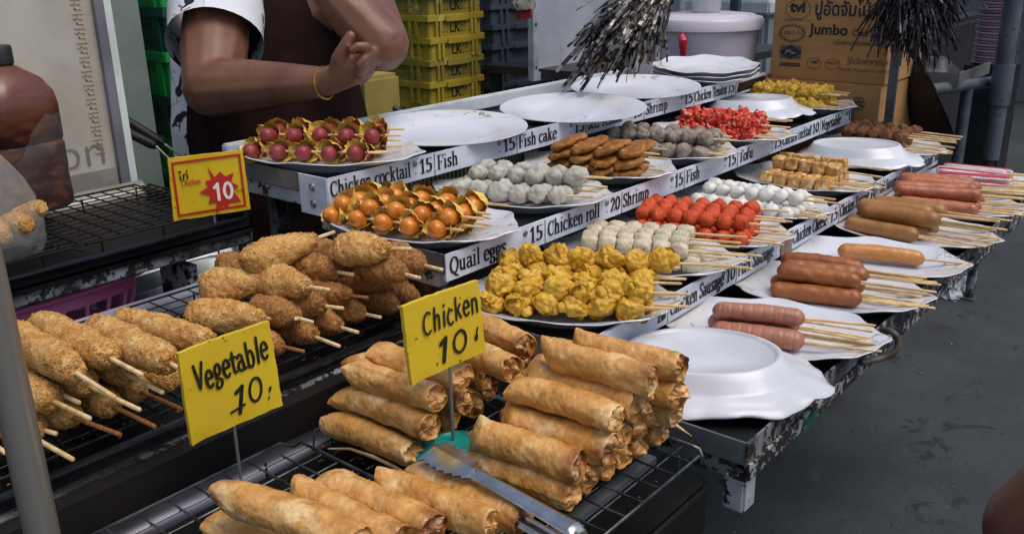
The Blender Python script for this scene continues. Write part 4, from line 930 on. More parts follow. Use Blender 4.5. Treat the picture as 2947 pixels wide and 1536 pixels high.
# ---------------------------------------------------------------- breaded skewers
def bread_mat(name, c1, c2, c3):
    n = N(name); a = n.noise(34, 5, .6); b = n.noise(230, 4, .7); c_ = n.noise(110, 4, .7)
    k = n.mix(n.ramp(a, .36, .66), hx(c1), hx(c2)); k = n.mix(n.math('MULTIPLY', n.ramp(c_, .5, .68), .7), k, hx(c3)); k = n.mix(n.math('MULTIPLY', n.ramp(b, .60, .74), .5), k, hx('84501e'))
    n.col(k); n.setv(Roughness=.7); n.setv(Subsurface_Weight=.08); n.b.inputs['Subsurface Radius'].default_value = (.006, .003, .001)
    n.bump(n.math('ADD', b, c_), .8, .003); return n.m
m_br1 = bread_mat('golden_crumb', 'cc9c54', 'b57c38', 'e2c48c'); m_br2 = bread_mat('brown_crumb', 'a87238', '8a5824', 'c4945a')
def crumbs_on(mb, vs, fs, seed, n=700, s0=.0012, s1=.0032):
    r = random.Random(seed)
    for _ in range(n):
        f = r.choice(fs); p = sum((vs[i] for i in f), V())/len(f); nrm = (vs[f[1]]-vs[f[0]]).cross(vs[f[2]]-vs[f[0]])
        if nrm.length < 1e-12: continue
        nrm.normalize()
        if nrm.dot(p) < 0 and abs(p.x) < .03: nrm = -nrm
        s_ = r.uniform(s0, s1); d1 = V((r.uniform(-1, 1), r.uniform(-1, 1), r.uniform(-1, 1))); d1 = (d1+nrm*.8).normalized(); d2 = d1.orthogonal().normalized(); d3 = d1.cross(d2)
        o = p-nrm*.0004; w_ = s_*r.uniform(.3, .6)
        mb.add([o-d2*w_-d3*w_, o+d2*w_-d3*w_, o+d3*w_, o+d1*s_*r.uniform(.6, 1.3)], [(0, 1, 3), (1, 2, 3), (2, 0, 3), (0, 2, 1)])
def breaded(i, shape, mat):
    NU, NV = 60, 40
    def fl(u, v):
        a = v*2*pi; t = u*pi
        if shape == 'long': L, R = .158, .0220; x = -L/2*math.copysign(abs(cos(t))**.75, cos(t)); rr = R*abs(sin(t))**.42
        else: L, R = .115, .0255; x = -L/2*cos(t); rr = R*abs(sin(t))**.7*(1-.28*(x/(L/2))*1.0)
        q = V((x, rr*cos(a), rr*sin(a)*.94)); n_ = V((x*.35, q.y, q.z)); n_ = n_.normalized() if n_.length > 1e-7 else V((1, 0, 0))
        d = .0035*noise.noise(q*38+V((i*9, 0, 0)))+.0026*noise.noise(q*130+V((0, i*4, 0)))+.0016*noise.noise(q*330+V((0, i*4, 9)))
        return q+n_*d*(1 if rr > .004 else .4)
    mb = MB().grid(NU, NV, fl); vs = list(mb.v); fs = list(mb.f); crumbs_on(mb, vs, fs, i, 1500)
    return mb.mesh('breading', mat, 180, merge=False)
F['bl'] = [breaded(i, 'long', m_br1) for i in range(3)]; F['bk'] = [breaded(i+5, 'k', m_br1) for i in range(3)]; F['bd'] = [breaded(i+9, 'k', m_br2) for i in range(3)]
me_stick2 = MB().tube([(0, 0, 0), (.5, 0, 0), (.99, 0, 0), (1, 0, 0)], [.0024, .0024, .0023, .0018], 8).mesh('stick', m_stick, 40)
me_stick3 = MB().tube([(0, 0, 0), (.5, 0, 0), (.99, 0, 0), (1, 0, 0)], [.0024, .0024, .0023, .0018], 8).mesh('stick', m_stickd, 40)
def bread(label, key, z, a, b, c=None, grp='', L0=.15, dark=False, zs=None, tilt=0):
    """a, b: photo pixels of the two ends of the breading, c: stick end; a None = only the stick end shows"""
    B_ = PZ(b[0], b[1], z); 
    if c: S_ = PZ(c[0], c[1], z if zs is None else zs)
    if a is not None: A_ = PZ(a[0], a[1], z); d = (B_-A_); L = d.length
    else: d = ((S_-B_) if c else V((.15, -1, 0))); L = L0
    d.z = 0; d.normalize(); L = max(L0*.8, min(L0*1.25, L))
    cen = B_-d*L/2
    if tilt: d = (d+V((0, 0, tilt))).normalized()
    t = thing('breaded_skewer', label, 'breaded skewer', cen, 0, grp); t.rotation_euler = basis(d).to_euler()
    me = RNG.choice(F[key]); o = link('breading', me, t); o.rotation_euler = (RNG.uniform(-pi, pi), 0, 0); o.scale = (L/L0, 1, 1)
    if c:
        ln = (S_-B_).length; ln = max(.03, min(.13, ln)); q = link('stick', me_stick3 if dark else me_stick, t, (L/2-.02, 0, 0)); q.scale = (ln+.02, 1.25, 1.25)
    return t
h0 = ZB+.023; e_ = .038; gs = 'breaded sausages on the left'; gk = 'breaded chicken skewers'
S = [('pale breaded sausage on top of the left pile, stick pointing at the Vegetable sign', 2, (76, 796), (280, 902), (368, 939), 0),
 ('breaded sausage beside the steel pole on top of the pile', 2, (30, 835), (192, 938), (308, 993), 0),
 ('breaded sausage with a pink spot left of the Vegetable sign', 2, (222, 812), (430, 915), (470, 940), 0),
 ('breaded sausage at the right of the left pile behind the Vegetable sign', 1, (292, 795), (530, 862), None, 0),
 ('breaded sausage half hidden by the steel pole in the second layer', 1, None, (98, 965), (201, 1013), 0),
 ('breaded sausage end in the second layer, between two long sticks', 1, None, (228, 972), (353, 1031), 0),
 ('breaded sausage end in the second layer close to the Vegetable sign', 1, None, (318, 940), (411, 988), 0),
 ('breaded sausage with a red tinged end in the second layer near the pole', 1, None, (138, 1010), (228, 1053), 0),
 ('fuzzy breaded sausage end in the bottom layer in the middle', 0, None, (185, 1050), (304, 1093), 1),
 ('breaded sausage end in the bottom layer right of the middle', 0, None, (285, 1022), (391, 1073), 1),
 ('breaded sausage end in the bottom layer under the pink spotted one', 0, None, (355, 985), (458, 1029), 1),
 ('breaded sausage end in the bottom layer touching the Vegetable sign', 0, None, (440, 960), None, 1),
 ('breaded sausage end in the bottom layer beside the pole, upper one', 0, None, (100, 1078), (130, 1087), 0),
 ('breaded sausage in the bottom layer beside the pole with the lowest stick', 0, None, (85, 1100), (185, 1156), 0),
 ('breaded sausage left of the steel pole at the photo edge', 0, None, (-30, 1110), (18, 1140), 0)]
for lab, l, a, b, c, dk_ in S: bread(lab, 'bl', h0+l*e_, a, b, c, gs, .158, bool(dk_))
K = [('large teardrop breaded chicken on top of the heap with a short upturned stick', 3, (608, 655), (800, 608), (852, 603), 'bk', .10),
 ('breaded chicken at the upper left of the heap above the Vegetable sign', 2, (500, 722), (678, 706), (712, 697), 'bk', 0),
 ('breaded chicken right behind the Vegetable sign', 1, (470, 795), (672, 800), (697, 826), 'bk', 0),
 ('pale breaded chicken in the middle of the heap, second layer from top', 2, (672, 706), (782, 722), (823, 706), 'bk', 0),
 ('brown breaded chicken just right of the one behind the Vegetable sign', 1, (640, 770), (750, 800), (784, 801), 'bd', 0),
 ('breaded chicken below the large top one, right of it', 2, (740, 665), (850, 684), (888, 671), 'bd', 0),
 ('breaded chicken behind the top of the heap, middle', 2, (800, 640), (898, 656), (936, 656), 'bd', 0),
 ('pale breaded chicken at the right of the top of the heap', 3, (858, 622), (985, 630), (1031, 619), 'bk', .06),
 ('breaded chicken at the far right of the heap pointing at the Quail eggs strip', 2, (975, 645), (1070, 668), (1126, 671), 'bd', 0),
 ('dark breaded chicken in the third row left of the Quail eggs strip', 2, (930, 668), (1020, 690), (1063, 688), 'bd', 0),
 ('bristly breaded chicken in the middle right of the heap', 1, (860, 700), (968, 708), (1008, 707), 'bd', 0),
 ('greenish breaded chicken with a scorched stick in the middle of the heap', 1, (800, 735), (882, 744), (914, 747), 'bd', 0),
 ('breaded chicken with a thick pale stick in the centre of the heap', 1, (735, 760), (820, 770), (867, 773), 'bd', 0),
 ('breaded chicken at the bottom front of the heap, left one', 0, None, (795, 848), (855, 871), 'bd', 0),
 ('small breaded chicken at the bottom front of the heap, second from left', 0, None, (860, 824), (902, 836), 'bd', 0),
 ('breaded chicken at the bottom front of the heap, third from left', 0, None, (920, 790), (958, 798), 'bd', 0),
 ('breaded chicken at the bottom front of the heap, fourth from left', 0, None, (1000, 772), (1010, 776), 'bd', 0),
 ('breaded chicken low at the right end of the heap', 0, None, (1048, 748), (1062, 752), 'bd', 0),
 ('breaded chicken in the far right lower corner of the heap', 0, None, (1108, 722), (1122, 729), 'bd', 0),
 ('breaded chicken half hidden at the right edge of the Vegetable sign', 0, None, (712, 872), (765, 884), 'bd', 0),
 ('breaded chicken peeking out at the far left back of the heap', 1, (565, 665), (640, 690), None, 'bd', 0)]
for lab, l, a, b, c, ky, ti in K: bread(lab, ky, h0+.004+l*.036, a, b, c, gk, .115, 'scorched' in lab or l == 0 and R0.random() < .5, tilt=ti)

# ---------------------------------------------------------------- tongs, loose bits
tg = thing('serving_tongs', 'chrome serving tongs with serrated claws lying beside the teal sign base', 'tongs', PZ(1195, 1195, .915))
def LT(p): return V(p)-tg.location
A_, B_ = PZ(1190, 1188, .925), PZ(1440, 1330, .915); ax_ = (B_-A_).normalized(); sd_ = ax_.cross(V((0, 0, 1))).normalized(); up_ = sd_.cross(ax_)
def arm(off, z, w0, w1):
    def fl(u, v):
        a = (v-.5)*pi*.95; wd = w0+(w1-w0)*u
        return LT(A_+(B_-A_)*u+sd_*(off+wd*sin(a))+up_*(z+wd*.55*cos(a)))
    return MB().grid(24, 10, fl)
part('upper_arm', arm(0, 0, .0085, .012), m_chrome, tg); part('lower_arm', arm(.004, -.022, .0085, .012), m_chrome, tg)
def bend(u, v):
    a = (v-.5)*pi*.95; b_ = u*pi; return LT(B_+ax_*.012*sin(b_)+sd_*(.012*sin(a))+up_*(-.011+.011*cos(b_)+.0066*cos(a)*cos(b_)))
part('spring_bend', MB().grid(12, 10, bend), m_chrome, tg)
def claw(z, s_):
    C_ = A_+ax_*.004; T_ = PZ(1092, 1133, .925); d_ = (T_-C_); n_ = 13; top = []; bot = []
    for i in range(n_+1):
        u = i/n_; wd = .009+.012*sin(min(1, u*1.5)*pi/2); j = .0045 if i % 2 else 0
        top.append(C_+d_*u+sd_*(-wd-j)); bot.append(C_+d_*u+sd_*(wd+j))
    top.append(T_-sd_*.004-ax_*.004); bot.append(T_+sd_*.004-ax_*.004)
    m_ = MB(); n2 = len(top)
    def crown(p, k, h): return LT(p+up_*(z+h))
    for th in (0, -.0012):
        vs = [crown(p, 0, th) for p in top]+[crown((p+q)/2, 0, th+.006) for p, q in zip(top, bot)]+[crown(q, 0, th) for q in bot]
        m_.add(vs, [(k*n2+i, k*n2+i+1, (k+1)*n2+i+1, (k+1)*n2+i) for k in (0, 1) for i in range(n2-1)])
    return m_
part('upper_claw', claw(0, 1), m_chrome, tg, ang=25); part('lower_claw', claw(-.018, 1), m_chrome, tg, ang=25)
bs = MB().tube([PZ(825, 1128, ZC+.004)-PZ(930, 1145, ZC), PZ(880, 1128, ZC+.008)-PZ(930, 1145, ZC), PZ(940, 1148, ZC+.01)-PZ(930, 1145, ZC), PZ(990, 1172, ZC+.006)-PZ(930, 1145, ZC), PZ(1040, 1202, ZC+.003)-PZ(930, 1145, ZC)], [.001, .002, .0026, .0026, .002], 6)
o = link('bamboo_strip', bs.mesh('bamboo_strip', M('pale_bamboo', 'b59a6c', '9a8058', 60, .6)), None, PZ(930, 1145, ZC)); tag(o, 'bent pale bamboo strip lying on the rack in front of the left heap', 'bamboo strip')
q0 = PZ(1690, 1062, .862)
o = link('skewer_point', MB().tube([V((0, 0, 0)), PZ(1740, 1096, .858)-q0], [.0032, .0004], 7).mesh('skewer_point', m_stick), None, q0); tag(o, 'sharp skewer tip poking out of the right spring roll heap', 'skewer')
r = random.Random(8); cm = MB()
for (x0, x1, y0, y1, z, n_) in ((-.9, -.05, .53, .96, .8012, 150), (-.9, -.05, 1.05, 1.40, .8735, 330)):
    for _ in range(n_):
        s_ = r.uniform(.0012, .004); cm.box((r.uniform(x0, x1), r.uniform(y0, y1), z+s_*.3), (s_*r.uniform(.7, 2), s_, s_*.6), Euler((r.random(), r.random(), r.uniform(0, 3))).to_matrix())
struct('fried_crumbs', cm, M('loose_crumb', 'a0743e', '6a421e', 150, .8), kind='stuff')
# ---------------------------------------------------------------- signboard, bottle and bags on the upper tray
sb = thing('sign_board', 'old beige fabric covered board with a grey metal frame behind the upper tray', 'board', (-.5, 1.88, 1.0))
def sbp(name, mb, mat, **k):
    o = part(name, mb, mat, sb, **k); o.location = -sb.location; return o
xr = PY(298, 445, 1.88).x; x2 = PY(322, 445, 1.88).x; x3 = PY(341, 445, 1.88).x
m_fab = M('stained_canvas', 'b9b3a4', 'a59e8f', 5, .75, bump=.2, bscale=140, c3='8a8275', s3=9, t3=.60)
sbp('canvas', MB().grid(30, 20, lambda u, v: V((-1.3+(xr+1.3)*u, 1.88+.0008*noise.noise(V((u*9, v*5, 1))), 1.0+.75*v))), m_fab)
sbp('frame_post', MB().b2((xr, 1.868, .99), (x2, 1.892, 1.75)), M('grey_frame', '76757f', '66656e', 8, .5), bevel=.001)
sbp('white_edge', MB().b2((x2, 1.872, .99), (x3, 1.888, 1.75)), M('white_edge', 'd6ddd8', 'c3cbc6', 8, .5))
sbp('dirty_hem', MB().b2((-1.3, 1.876, 1.0), (xr-.002, 1.879, 1.045)), M('grimy_hem', '8f8a80', '77736a', 12, .8, bump=.3, bscale=60))
kb = MB(); zc = 1.08
while zc < 1.5:
    for (a0, b0, a1, b1) in ((0, 0, .022, .003), (0, .019, .022, .022), (.019, .003, .022, .019), (.006, .009, .019, .0115), (.006, .009, .0085, .022)):
        kb.b2((xr-.042+a0, 1.8782, zc+b0), (xr-.042+a1, 1.8788, zc+b1))
    zc += .028
sbp('key_border', kb, M('faded_orange', 'b8a382', 'b0a68f', 30, .8))
hw = MB(); font_mesh(hw, "วท", frame((PY(160, 405, 1.872).x, 1.8782, 1.058), (1, 0, 0), (0, 0, 1)), size=.075, width=.085, bold=-.01); sbp('handwriting', hw, M('grey_marker', '77746c'))

bo = PZ(70, 522, ZA+.002)
bt = thing('sauce_bottle', 'large square plastic bottle of dark brown sauce with a black cap', 'bottle', bo)
def sqm(r, z, a, p=5):
    k = (abs(cos(a))**p+abs(sin(a))**p)**(-1/p); e = min(1, max(0, (r-.025)/.03)); return r*(1+(k-1)*e), z
prof = [(0, 0), (.066, 0), (.072, .006), (.073, .02), (.0715, .07), (.073, .075), (.073, .12), (.0705, .126), (.073, .132), (.0735, .19), (.070, .215), (.055, .24), (.034, .258), (.022, .266), (.0215, .272), (0, .272)]
mz = N('sauce'); s_ = mz.sep(); k_ = mz.mix(mz.ramp(s_[2], .14, .2), hx('30110e'), hx('5a2c18')); k_ = mz.mix(mz.math('MULTIPLY', mz.ramp(mz.noise(22, 4, st=(1, 1, 3)), .45, .65), .6), k_, hx('6e3d1c')); mz.col(k_); mz.setv(Roughness=.34, Coat_Weight=.25, Coat_Roughness=.3); mz.bump(mz.noise(30, 3), .3, .004)
part('bottle_body', MB().lathe(prof, 48, mod=sqm), mz.m, bt); bt.scale = (.93, .93, 1)
part('cap', MB().lathe([(0, .30), (.023, .30), (.025, .297), (.025, .268), (.0225, .266), (0, .266)], 28, mod=lambda r, z, a: (r*(1+(.02*cos(a*28) if r > .024 else 0)), z)), m_black, bt)
bt.rotation_euler = (0, 0, rad(12))
def film(name, c, a, rough=.18):
    n = N(name); n.col(hx(c)); n.setv(Roughness=rough, Alpha=a); n.bump(n.noise(28, 5, .65, .8), .6, .006); return n.m
m_film = film('clear_film', 'd8d6cf', .045, .08); m_filmy = film('yellow_film', 'd2c27a', .35); m_film2 = film('cloudy_film', 'cfcac0', .19, .1)
def bag(name, label, c, sx, sy, sz, mat, seed, parent=None, top=.35):
    mb = MB()
    def fl(u, v):
        a = u*2*pi; k = (abs(cos(a))**3+abs(sin(a))**3)**(-1/3); w_ = (1-(v**3)*(1-top))*(.8+.2*min(1, v*6))
        j = 1+.16*noise.noise(V((cos(a)*2+seed, sin(a)*2, v*3)))+.07*noise.noise(V((cos(a)*6, sin(a)*6+seed, v*9)))
        return V((cos(a)*k*sx*w_*j, sin(a)*k*sy*w_*j, sz*v))
    mb.grid(56, 30, fl); o = link(name, mb.mesh(name, mat, 30), parent, c)
    return o
tag(bag('plastic_bag', '', bo+V((.015, .0, .0)), .088, .083, .235, m_film, 2), 'clear crinkled plastic bag wrapped round the sauce bottle', 'plastic bag')
yb = bag('plastic_bag', '', PZ(40, 470, ZA+.002)+V((-.01, .06, 0)), .07, .03, .37, m_filmy, 5); tag(yb, 'yellowish plastic bag standing behind the sauce bottle', 'plastic bag')
fo = PZ(25, 640, ZA+.002)
fb = bag('plastic_bag', '', fo, .056, .045, .16, m_film2, 9, top=.25); tag(fb, 'clear plastic bag of fried snacks at the left edge of the upper rack', 'plastic bag')
for i in range(4):
    t = link('fried_snack', F['bl'][i % 3], None, fo+V((-.03+.022*i, -.012+.012*(i % 2), .034+.008*i))); t.rotation_euler = (i, rad(-20+i*14), rad(60+i*17)); t.scale = (.5, .75, .75)
    tag(t, 'fried snack inside the clear bag at the left edge', 'snack', 'fried snacks in the left bag')
# steel pole of the canopy
pp = PD(60, 1125, .86)
tag(link('canopy_pole', MB().tube([(0, 0, 0), (0, 0, 2.4)], .0158, 24).mesh('canopy_pole', m_steel), None, (pp.x, pp.y, 0)), 'round steel pole in the lower left corner of the photo', 'pole')
# tongs with black handles hooked behind the upper tray
bh = thing('cooking_tongs', 'cooking tongs with two black plastic handles leaning behind the upper tray', 'tongs', PD(350, 330, 2.32))
def lt(p, o=bh): return V(p)-o.location
for k, ((a, b, e1, e2), nm) in enumerate((((288, 282), (415, 362), (500, 440), 2.30), (((280, 312), (396, 370), (425, 440), 2.26))) if 0 else [(((288, 284), (412, 362), (470, 402), 2.30), 'handle'), (((282, 314), (392, 368), (424, 398), 2.26), 'handle')]):
    P0, P1, P2 = PD(a[0], a[1], e2), PD(b[0], b[1], e2), PD(e1[0], e1[1], e2)
    h_ = part('handle', MB().tube([lt(P0), lt(P0.lerp(P1, .1)), lt(P0.lerp(P1, .9)), lt(P1)], [.008, .011, .0125, .009], 10), m_black, bh)
    part('leg', MB().tube([lt(P1), lt(P2), lt(P2-V((0, 0, .09)))], .0035, 6), m_steel, bh)
# grey panel, crates
m_panel = M('grey_green_panel', '808c82', '76827a', 6, .55, c3='4a544e', s3=14, t3=.7)
wp = thing('metal_cabinet', 'plain grey green metal cabinet behind the signboard', 'cabinet', (0, 2.62, 0))
o = part('cabinet_body', MB().b2((-1.2, 0, 0), (XAT(380, 2.62, 1.1), .5, 1.9)), m_panel, wp, bevel=.006); part('door_edge', MB().b2((-.1, -.012, .05), (-.094, -.001, 1.85)), m_panel, wp)
def crate_mesh(W, D, H, rim, mat, rimlip=.012, holes=True, ribs=True):
    body = MB(); t = .006; b = .012
    # four walls out of posts and bars so the openings are real
    def wall(o, ux, L):
        ux = V(ux); n_ = V((-ux.y, ux.x, 0)); o = V(o)
        def bar(u0, u1, z0, z1, th=t, off=0):
            c_ = o+ux*(u0+u1)/2+n_*off; R = Matrix((ux, n_, V((0, 0, 1)))).transposed(); body.box(c_+V((0, 0, (z0+z1)/2)), (u1-u0, th, z1-z0), R)
        z0, z1 = 0, H-rim
        if holes:
            bar(0, L, z0, z0+.2*z1); bar(0, L, .3*z1, .72*z1); bar(0, L, .82*z1, z1)
            k = int(L/.02); 
            for (za, zb) in ((.2*z1, .3*z1), (.72*z1, .82*z1)):
                bar(0, L*.08, za, zb); bar(L*.92, L, za, zb)
                for i in range(k): u = L*.08+L*.84*i/k; bar(u, u+.012, za, zb)
        else: bar(0, L, z0, z1)
        if ribs:
            for u in (.12, .20, .80, .88): bar(L*u-.006, L*u+.006, 0, z1, .012, -.006)
    wall((-W/2+b, -D/2+b, 0), (1, 0, 0), W-2*b); wall((W/2-b, -D/2+b, 0), (0, 1, 0), D-2*b); wall((W/2-b, D/2-b, 0), (-1, 0, 0), W-2*b); wall((-W/2+b, D/2-b, 0), (0, -1, 0), D-2*b)
    body.b2((-W/2+b, -D/2+b, 0), (W/2-b, D/2-b, .004))
    rm = MB(); z0 = H-rim
    for (a0, a1) in (((-W/2, -D/2, z0), (W/2, -D/2+rimlip, H)), ((-W/2, D/2-rimlip, z0), (W/2, D/2, H)), ((-W/2, -D/2+rimlip, z0), (-W/2+rimlip, D/2-rimlip, H)), ((W/2-rimlip, -D/2+rimlip, z0), (W/2, D/2-rimlip, H))): rm.b2(a0, a1)
    rm.b2((-W*.2, -D/2-.006, z0-.003), (W*.2, -D/2-.0005, H-.004))
    return body.mesh('crate_body', mat, 35), rm.mesh('crate_rim', mat, 35, .0015)
def crate_stack(n, base, W, D, H, mats, rim, name, lab, grp, text=None, vis=7, jit=.004, holes=True):
    ms = [crate_mesh(W, D, H, rim, m_, holes=holes) for m_ in mats]; tm = None
    if text:
        tb_ = MB(); font_mesh(tb_, text, frame((-.028, -D/2+.0085, .012), (1, 0, 0), (0, 0, 1)), size=.046, bold=.01); tm = tb_.mesh('stencil', m_ink)
    r_ = random.Random(n)
    for i in range(n):
        k = n-1-i
        l_ = lab(k) if k < vis else f'crate low in the {grp}, behind the food stand'
        t = thing(name, l_, 'crate', (base[0]+r_.uniform(-jit, jit), base[1]+r_.uniform(-jit, jit), base[2]+i*(H+.0005)), r_.uniform(-.02, .02), grp)
        b_, q_ = ms[i % len(ms)]; link('crate_body', b_, t); link('crate_rim', q_, t)
        if tm: link('stencil', tm, t)
m_yel = M('yellow_crate', 'a8912a', '967f22', 7, .55, c3='b8a860', s3=16, t3=.62, bump=.1, bscale=40); m_yel2 = M('grimy_yellow_crate', '8f7e2c', '7a6c2c', 9, .55, c3='a89c58', s3=20, t3=.6)
yc = PD(1087, 250, 3.15); yx = XAT(1222, yc.y, yc.z); W = yx-yc.x
H_ = .0735
crate_stack(20, (yc.x+W/2, yc.y+.21, .01), W, .42, H_, [m_yel, m_yel, m_yel2], .022, 'plastic_crate', lambda k: f'shallow yellow crate marked LK, {ORD[k]} from the top of the yellow stack', 'stack of yellow LK crates', "LK", 8)
m_gry = M('dark_grey_crate', '4c5560', '414953', 7, .45, bump=.1, bscale=30)
gx = XAT(1232, yc.y+.12, 1.0)
crate_stack(20, (gx+.24, yc.y+.12+.2, .01), .44, .40, .074, [m_gry], .020, 'plastic_crate', lambda k: f'slate grey crate, {ORD[k]} from the top of the grey stack', 'stack of slate grey crates', None, 9)
m_gr1 = M('bright_green_crate', '1f9447', '1a833e', 7, .4); m_gr2 = M('dark_green_crate', '14463a', '103a31', 7, .45)
gc = PD(442, 300, 2.85); 
crate_stack(11, (gc.x+.25, gc.y+.13, .0), .50, .26, .132, [m_gr1, m_gr2], .03, 'plastic_crate', lambda k: f'{"bright" if (10-k)%2 == 0 else "dark"} green crate, {ORD[k]} from the top of the green stack', 'stack of green crates', None, 6)
ybx = thing('tool_case', 'yellow plastic case with a black hose handle beside the vendor', 'case', PD(960, 300, 2.75)-V((0, 0, .3)))
part('case_body', MB().box((0, .04, .22), (.16, .1, .42)), M('dull_yellow', 'a08c4a', '917e42', 9, .5), ybx, bevel=.012)
part('hose_handle', MB().tube([V((-.10, -.06, .17)), V((-.02, -.065, .24)), V((.045, -.06, .28)), V((.06, -.03, .31)), V((.045, .0, .33))], .012, 10), m_black, ybx)
# fish ball basket under the top tier
rb = thing('ribbed_basket', 'cream ribbed plastic basket under the top shelf behind the grey fish balls', 'basket', (.42, 1.42, FZ[1]))
q = MB(); m_cream = M('cream_plastic', 'b8ac8a', 'a59a78', 9, .5)
for i in range(42): q.b2((-.26+i*.0125, -.10, .003), (-.26+i*.0125+.006, -.094, .06))
for i in range(14): q.b2((-.266, -.094+i*.0125, .003), (-.26, -.088+i*.0125, .06))
part('ribs', q, m_cream, rb); part('rim', MB().b2((-.27, -.104, .06), (.27, .08, .068)).b2((-.266, -.1, 0), (.266, .08, .003)), m_cream, rb)
# white framed panel
wb = thing('white_panel', 'stained white panel in an aluminium frame hanging behind the plates', 'panel', PY(1336, 205, 2.0))
XW = PY(1600, 160, 2.0).x-wb.location.x
part('panel_sheet', MB().b2((.02, .004, .03), (XW, .008, .6)), M('stained_white', 'a9abb2', '989aa3', 6, .5, c3='6b6d6e', s3=8, t3=.64), wb)
part('frame', MB().b2((0, -.012, 0), (.028, .012, .6)).b2((.0285, -.010, 0), (XW, .010, .028)), m_alumw, wb, bevel=.001)
bl_ = MB()
for p in ((.014, .045), (.05, .014), (.20, .014), (.014, .19)): bl_.prism([(p[0]+.005*cos(k*pi/4), p[1]+.005*sin(k*pi/4)) for k in range(8)], 0, .001, frame(V((0, -.0125, 0)), (1, 0, 0), (0, 0, 1)))
part('bolts', bl_, m_black, wb)
# tinsel fly whips
def tinsel_mat(name, a, b, c):
    n = N(name); v = n.t.nodes.new("ShaderNodeTexVoronoi"); v.inputs['Scale'].default_value = 95; n.t.links.new(n.obj, v.inputs['Vector'])
    k = n.mix(n.ramp(v.outputs['Color'], .45, .5), hx(a), hx(b)); k = n.mix(n.ramp(n.noise(20, 2), .66, .7), k, hx(c)); n.col(k); n.setv(Roughness=.3, Metallic=.6); return n.m
def whip(label, hub, ends, n, mat, seed, wd=.006, sag=.06, grp=None):
    hub = V(hub); t = thing('tinsel_whip', label, 'fly whip', hub); r = random.Random(seed); mb = MB()
    for i in range(n):
        e = r.choice(ends); e2 = r.choice(ends); E = V(e).lerp(V(e2), r.random())*1.0+V((r.gauss(0, .025), r.gauss(0, .03), r.gauss(0, .02)))-hub
        E *= r.uniform(.72, 1.03); pts = []
        m_ = E*.5+V((r.gauss(0, .02), r.gauss(0, .02), sag*r.uniform(.3, 1.4)))
        nn = 9; w_ = wd*r.uniform(.6, 1.2); tw = r.uniform(0, 6)
        L_ = []
        for k in range(nn+1):
            u = k/nn; p = m_*2*u*(1-u)+E*u*u; L_.append(p)
        for k in range(nn):
            p, q_ = L_[k], L_[k+1]; d_ = (q_-p).normalized(); s1 = d_.orthogonal().normalized(); s1 = Matrix.Rotation(tw+k*.5, 3, d_) @ s1; n1 = d_.cross(s1)*.0005; s1 = s1*w_/2
            mb.add([p-s1-n1, p+s1-n1, p+s1+n1, p-s1+n1, q_-s1-n1, q_+s1-n1, q_+s1+n1, q_-s1+n1], [(0, 1, 5, 4), (1, 2, 6, 5), (2, 3, 7, 6), (3, 0, 4, 7)])
    part('tinsel_strips', mb, mat, t)
    part('rod', MB().tube([V((0, 0, -.02)), V((0, 0, .5))], .006, 8), m_steel, t)
    return t
hb = PD(1695, -70, 2.32)
whip('bushy silver and brown tinsel fly whip sweeping down in front of the white panel', hb, [PD(1435, 215, 2.3), PD(1480, 200, 2.25), PD(1520, 180, 2.35), PD(1560, 140, 2.3), PD(1500, 60, 2.3), PD(1640, 150, 2.3), PD(1600, 185, 2.3), PD(1450, 120, 2.35)], 300, tinsel_mat('silver_tinsel', '2e2824', '7d7873', '9a7a44'), 4, .0078, .05)
hb2 = PX(2290, -45, 1.70)
whip('dark shaggy tinsel fly whip hanging in front of the cardboard box', hb2, [PX(2185, 60, 1.68), PX(2215, 130, 1.68), PX(2260, 140, 1.66), PX(2310, 195, 1.72), PX(2350, 150, 1.72), PX(2390, 110, 1.74), PX(2415, 50, 1.75), PX(2400, 20, 1.75), PX(2290, 90, 1.62)], 420, tinsel_mat('black_tinsel', '17161a', '3c3a3e', '8a8a90'), 6, .0055, .09)
# post in front of the boxes
ps = PX(2232, 300, 1.765)
tag(link('square_post', MB().b2((-.011, -.011, .80), (.011, .011, 1.42)).mesh('square_post', M('worn_steel_post', '5d6266', '45494c', 8, .45, .6, c3='2a2a2a', s3=30, t3=.66), 40, .002), None, (ps.x+.012, ps.y, 0)), 'worn steel post in front of the cardboard boxes', 'post')
# plastic sack, big tub, cup
tag(bag('plastic_sack', '', PZ(1632, 205, 1.081)+V((0, .03, 0)), .055, .02, .36, film('lilac_film', 'a59fac', .6, .35), 3, top=.8), 'lilac grey plastic sack standing behind the empty plates', 'sack')
bt_c = M('work_table_top', '2a2b2d', '1d1e20', 5, .5)
wt = thing('work_table', 'dark work table behind the plates at the far end', 'table', (2.0, 1.92, 0))
part('table_top', MB().b2((-.45, -.335, 1.05), (.75, .33, 1.078)), bt_c, wt)
for x in (-.42, .72):
    for y in (-.30, .30): part('leg', MB().box((x, y, .525), (.03, .03, 1.05)), bt_c, wt)
cb = PZ(1808, 190, 1.08); ctr = V((cb.x, cb.y, 1.0805))+V((.64, .77, 0))*.155+V((.02, 0, 0))
tu = thing('plastic_tub', 'large cloudy lilac plastic tub with a lid behind the stacked plates', 'tub', ctr)
m_tub = N('cloudy_plastic'); m_tub.col(hx('c6bfc8')); m_tub.setv(Roughness=.3, Subsurface_Weight=.4); m_tub.b.inputs['Subsurface Radius'].default_value = (.03, .03, .03); m_tub = m_tub.m
part('tub_body', MB().lathe([(0, 0), (.155, 0), (.163, .006), (.176, .148), (0, .148)], 48), m_tub, tu)
part('lid', MB().lathe([(.184, .132), (.188, .135), (.188, .162), (.182, .170), (.167, .171), (.158, .178), (.11, .183), (0, .184)], 48), m_tub, tu)
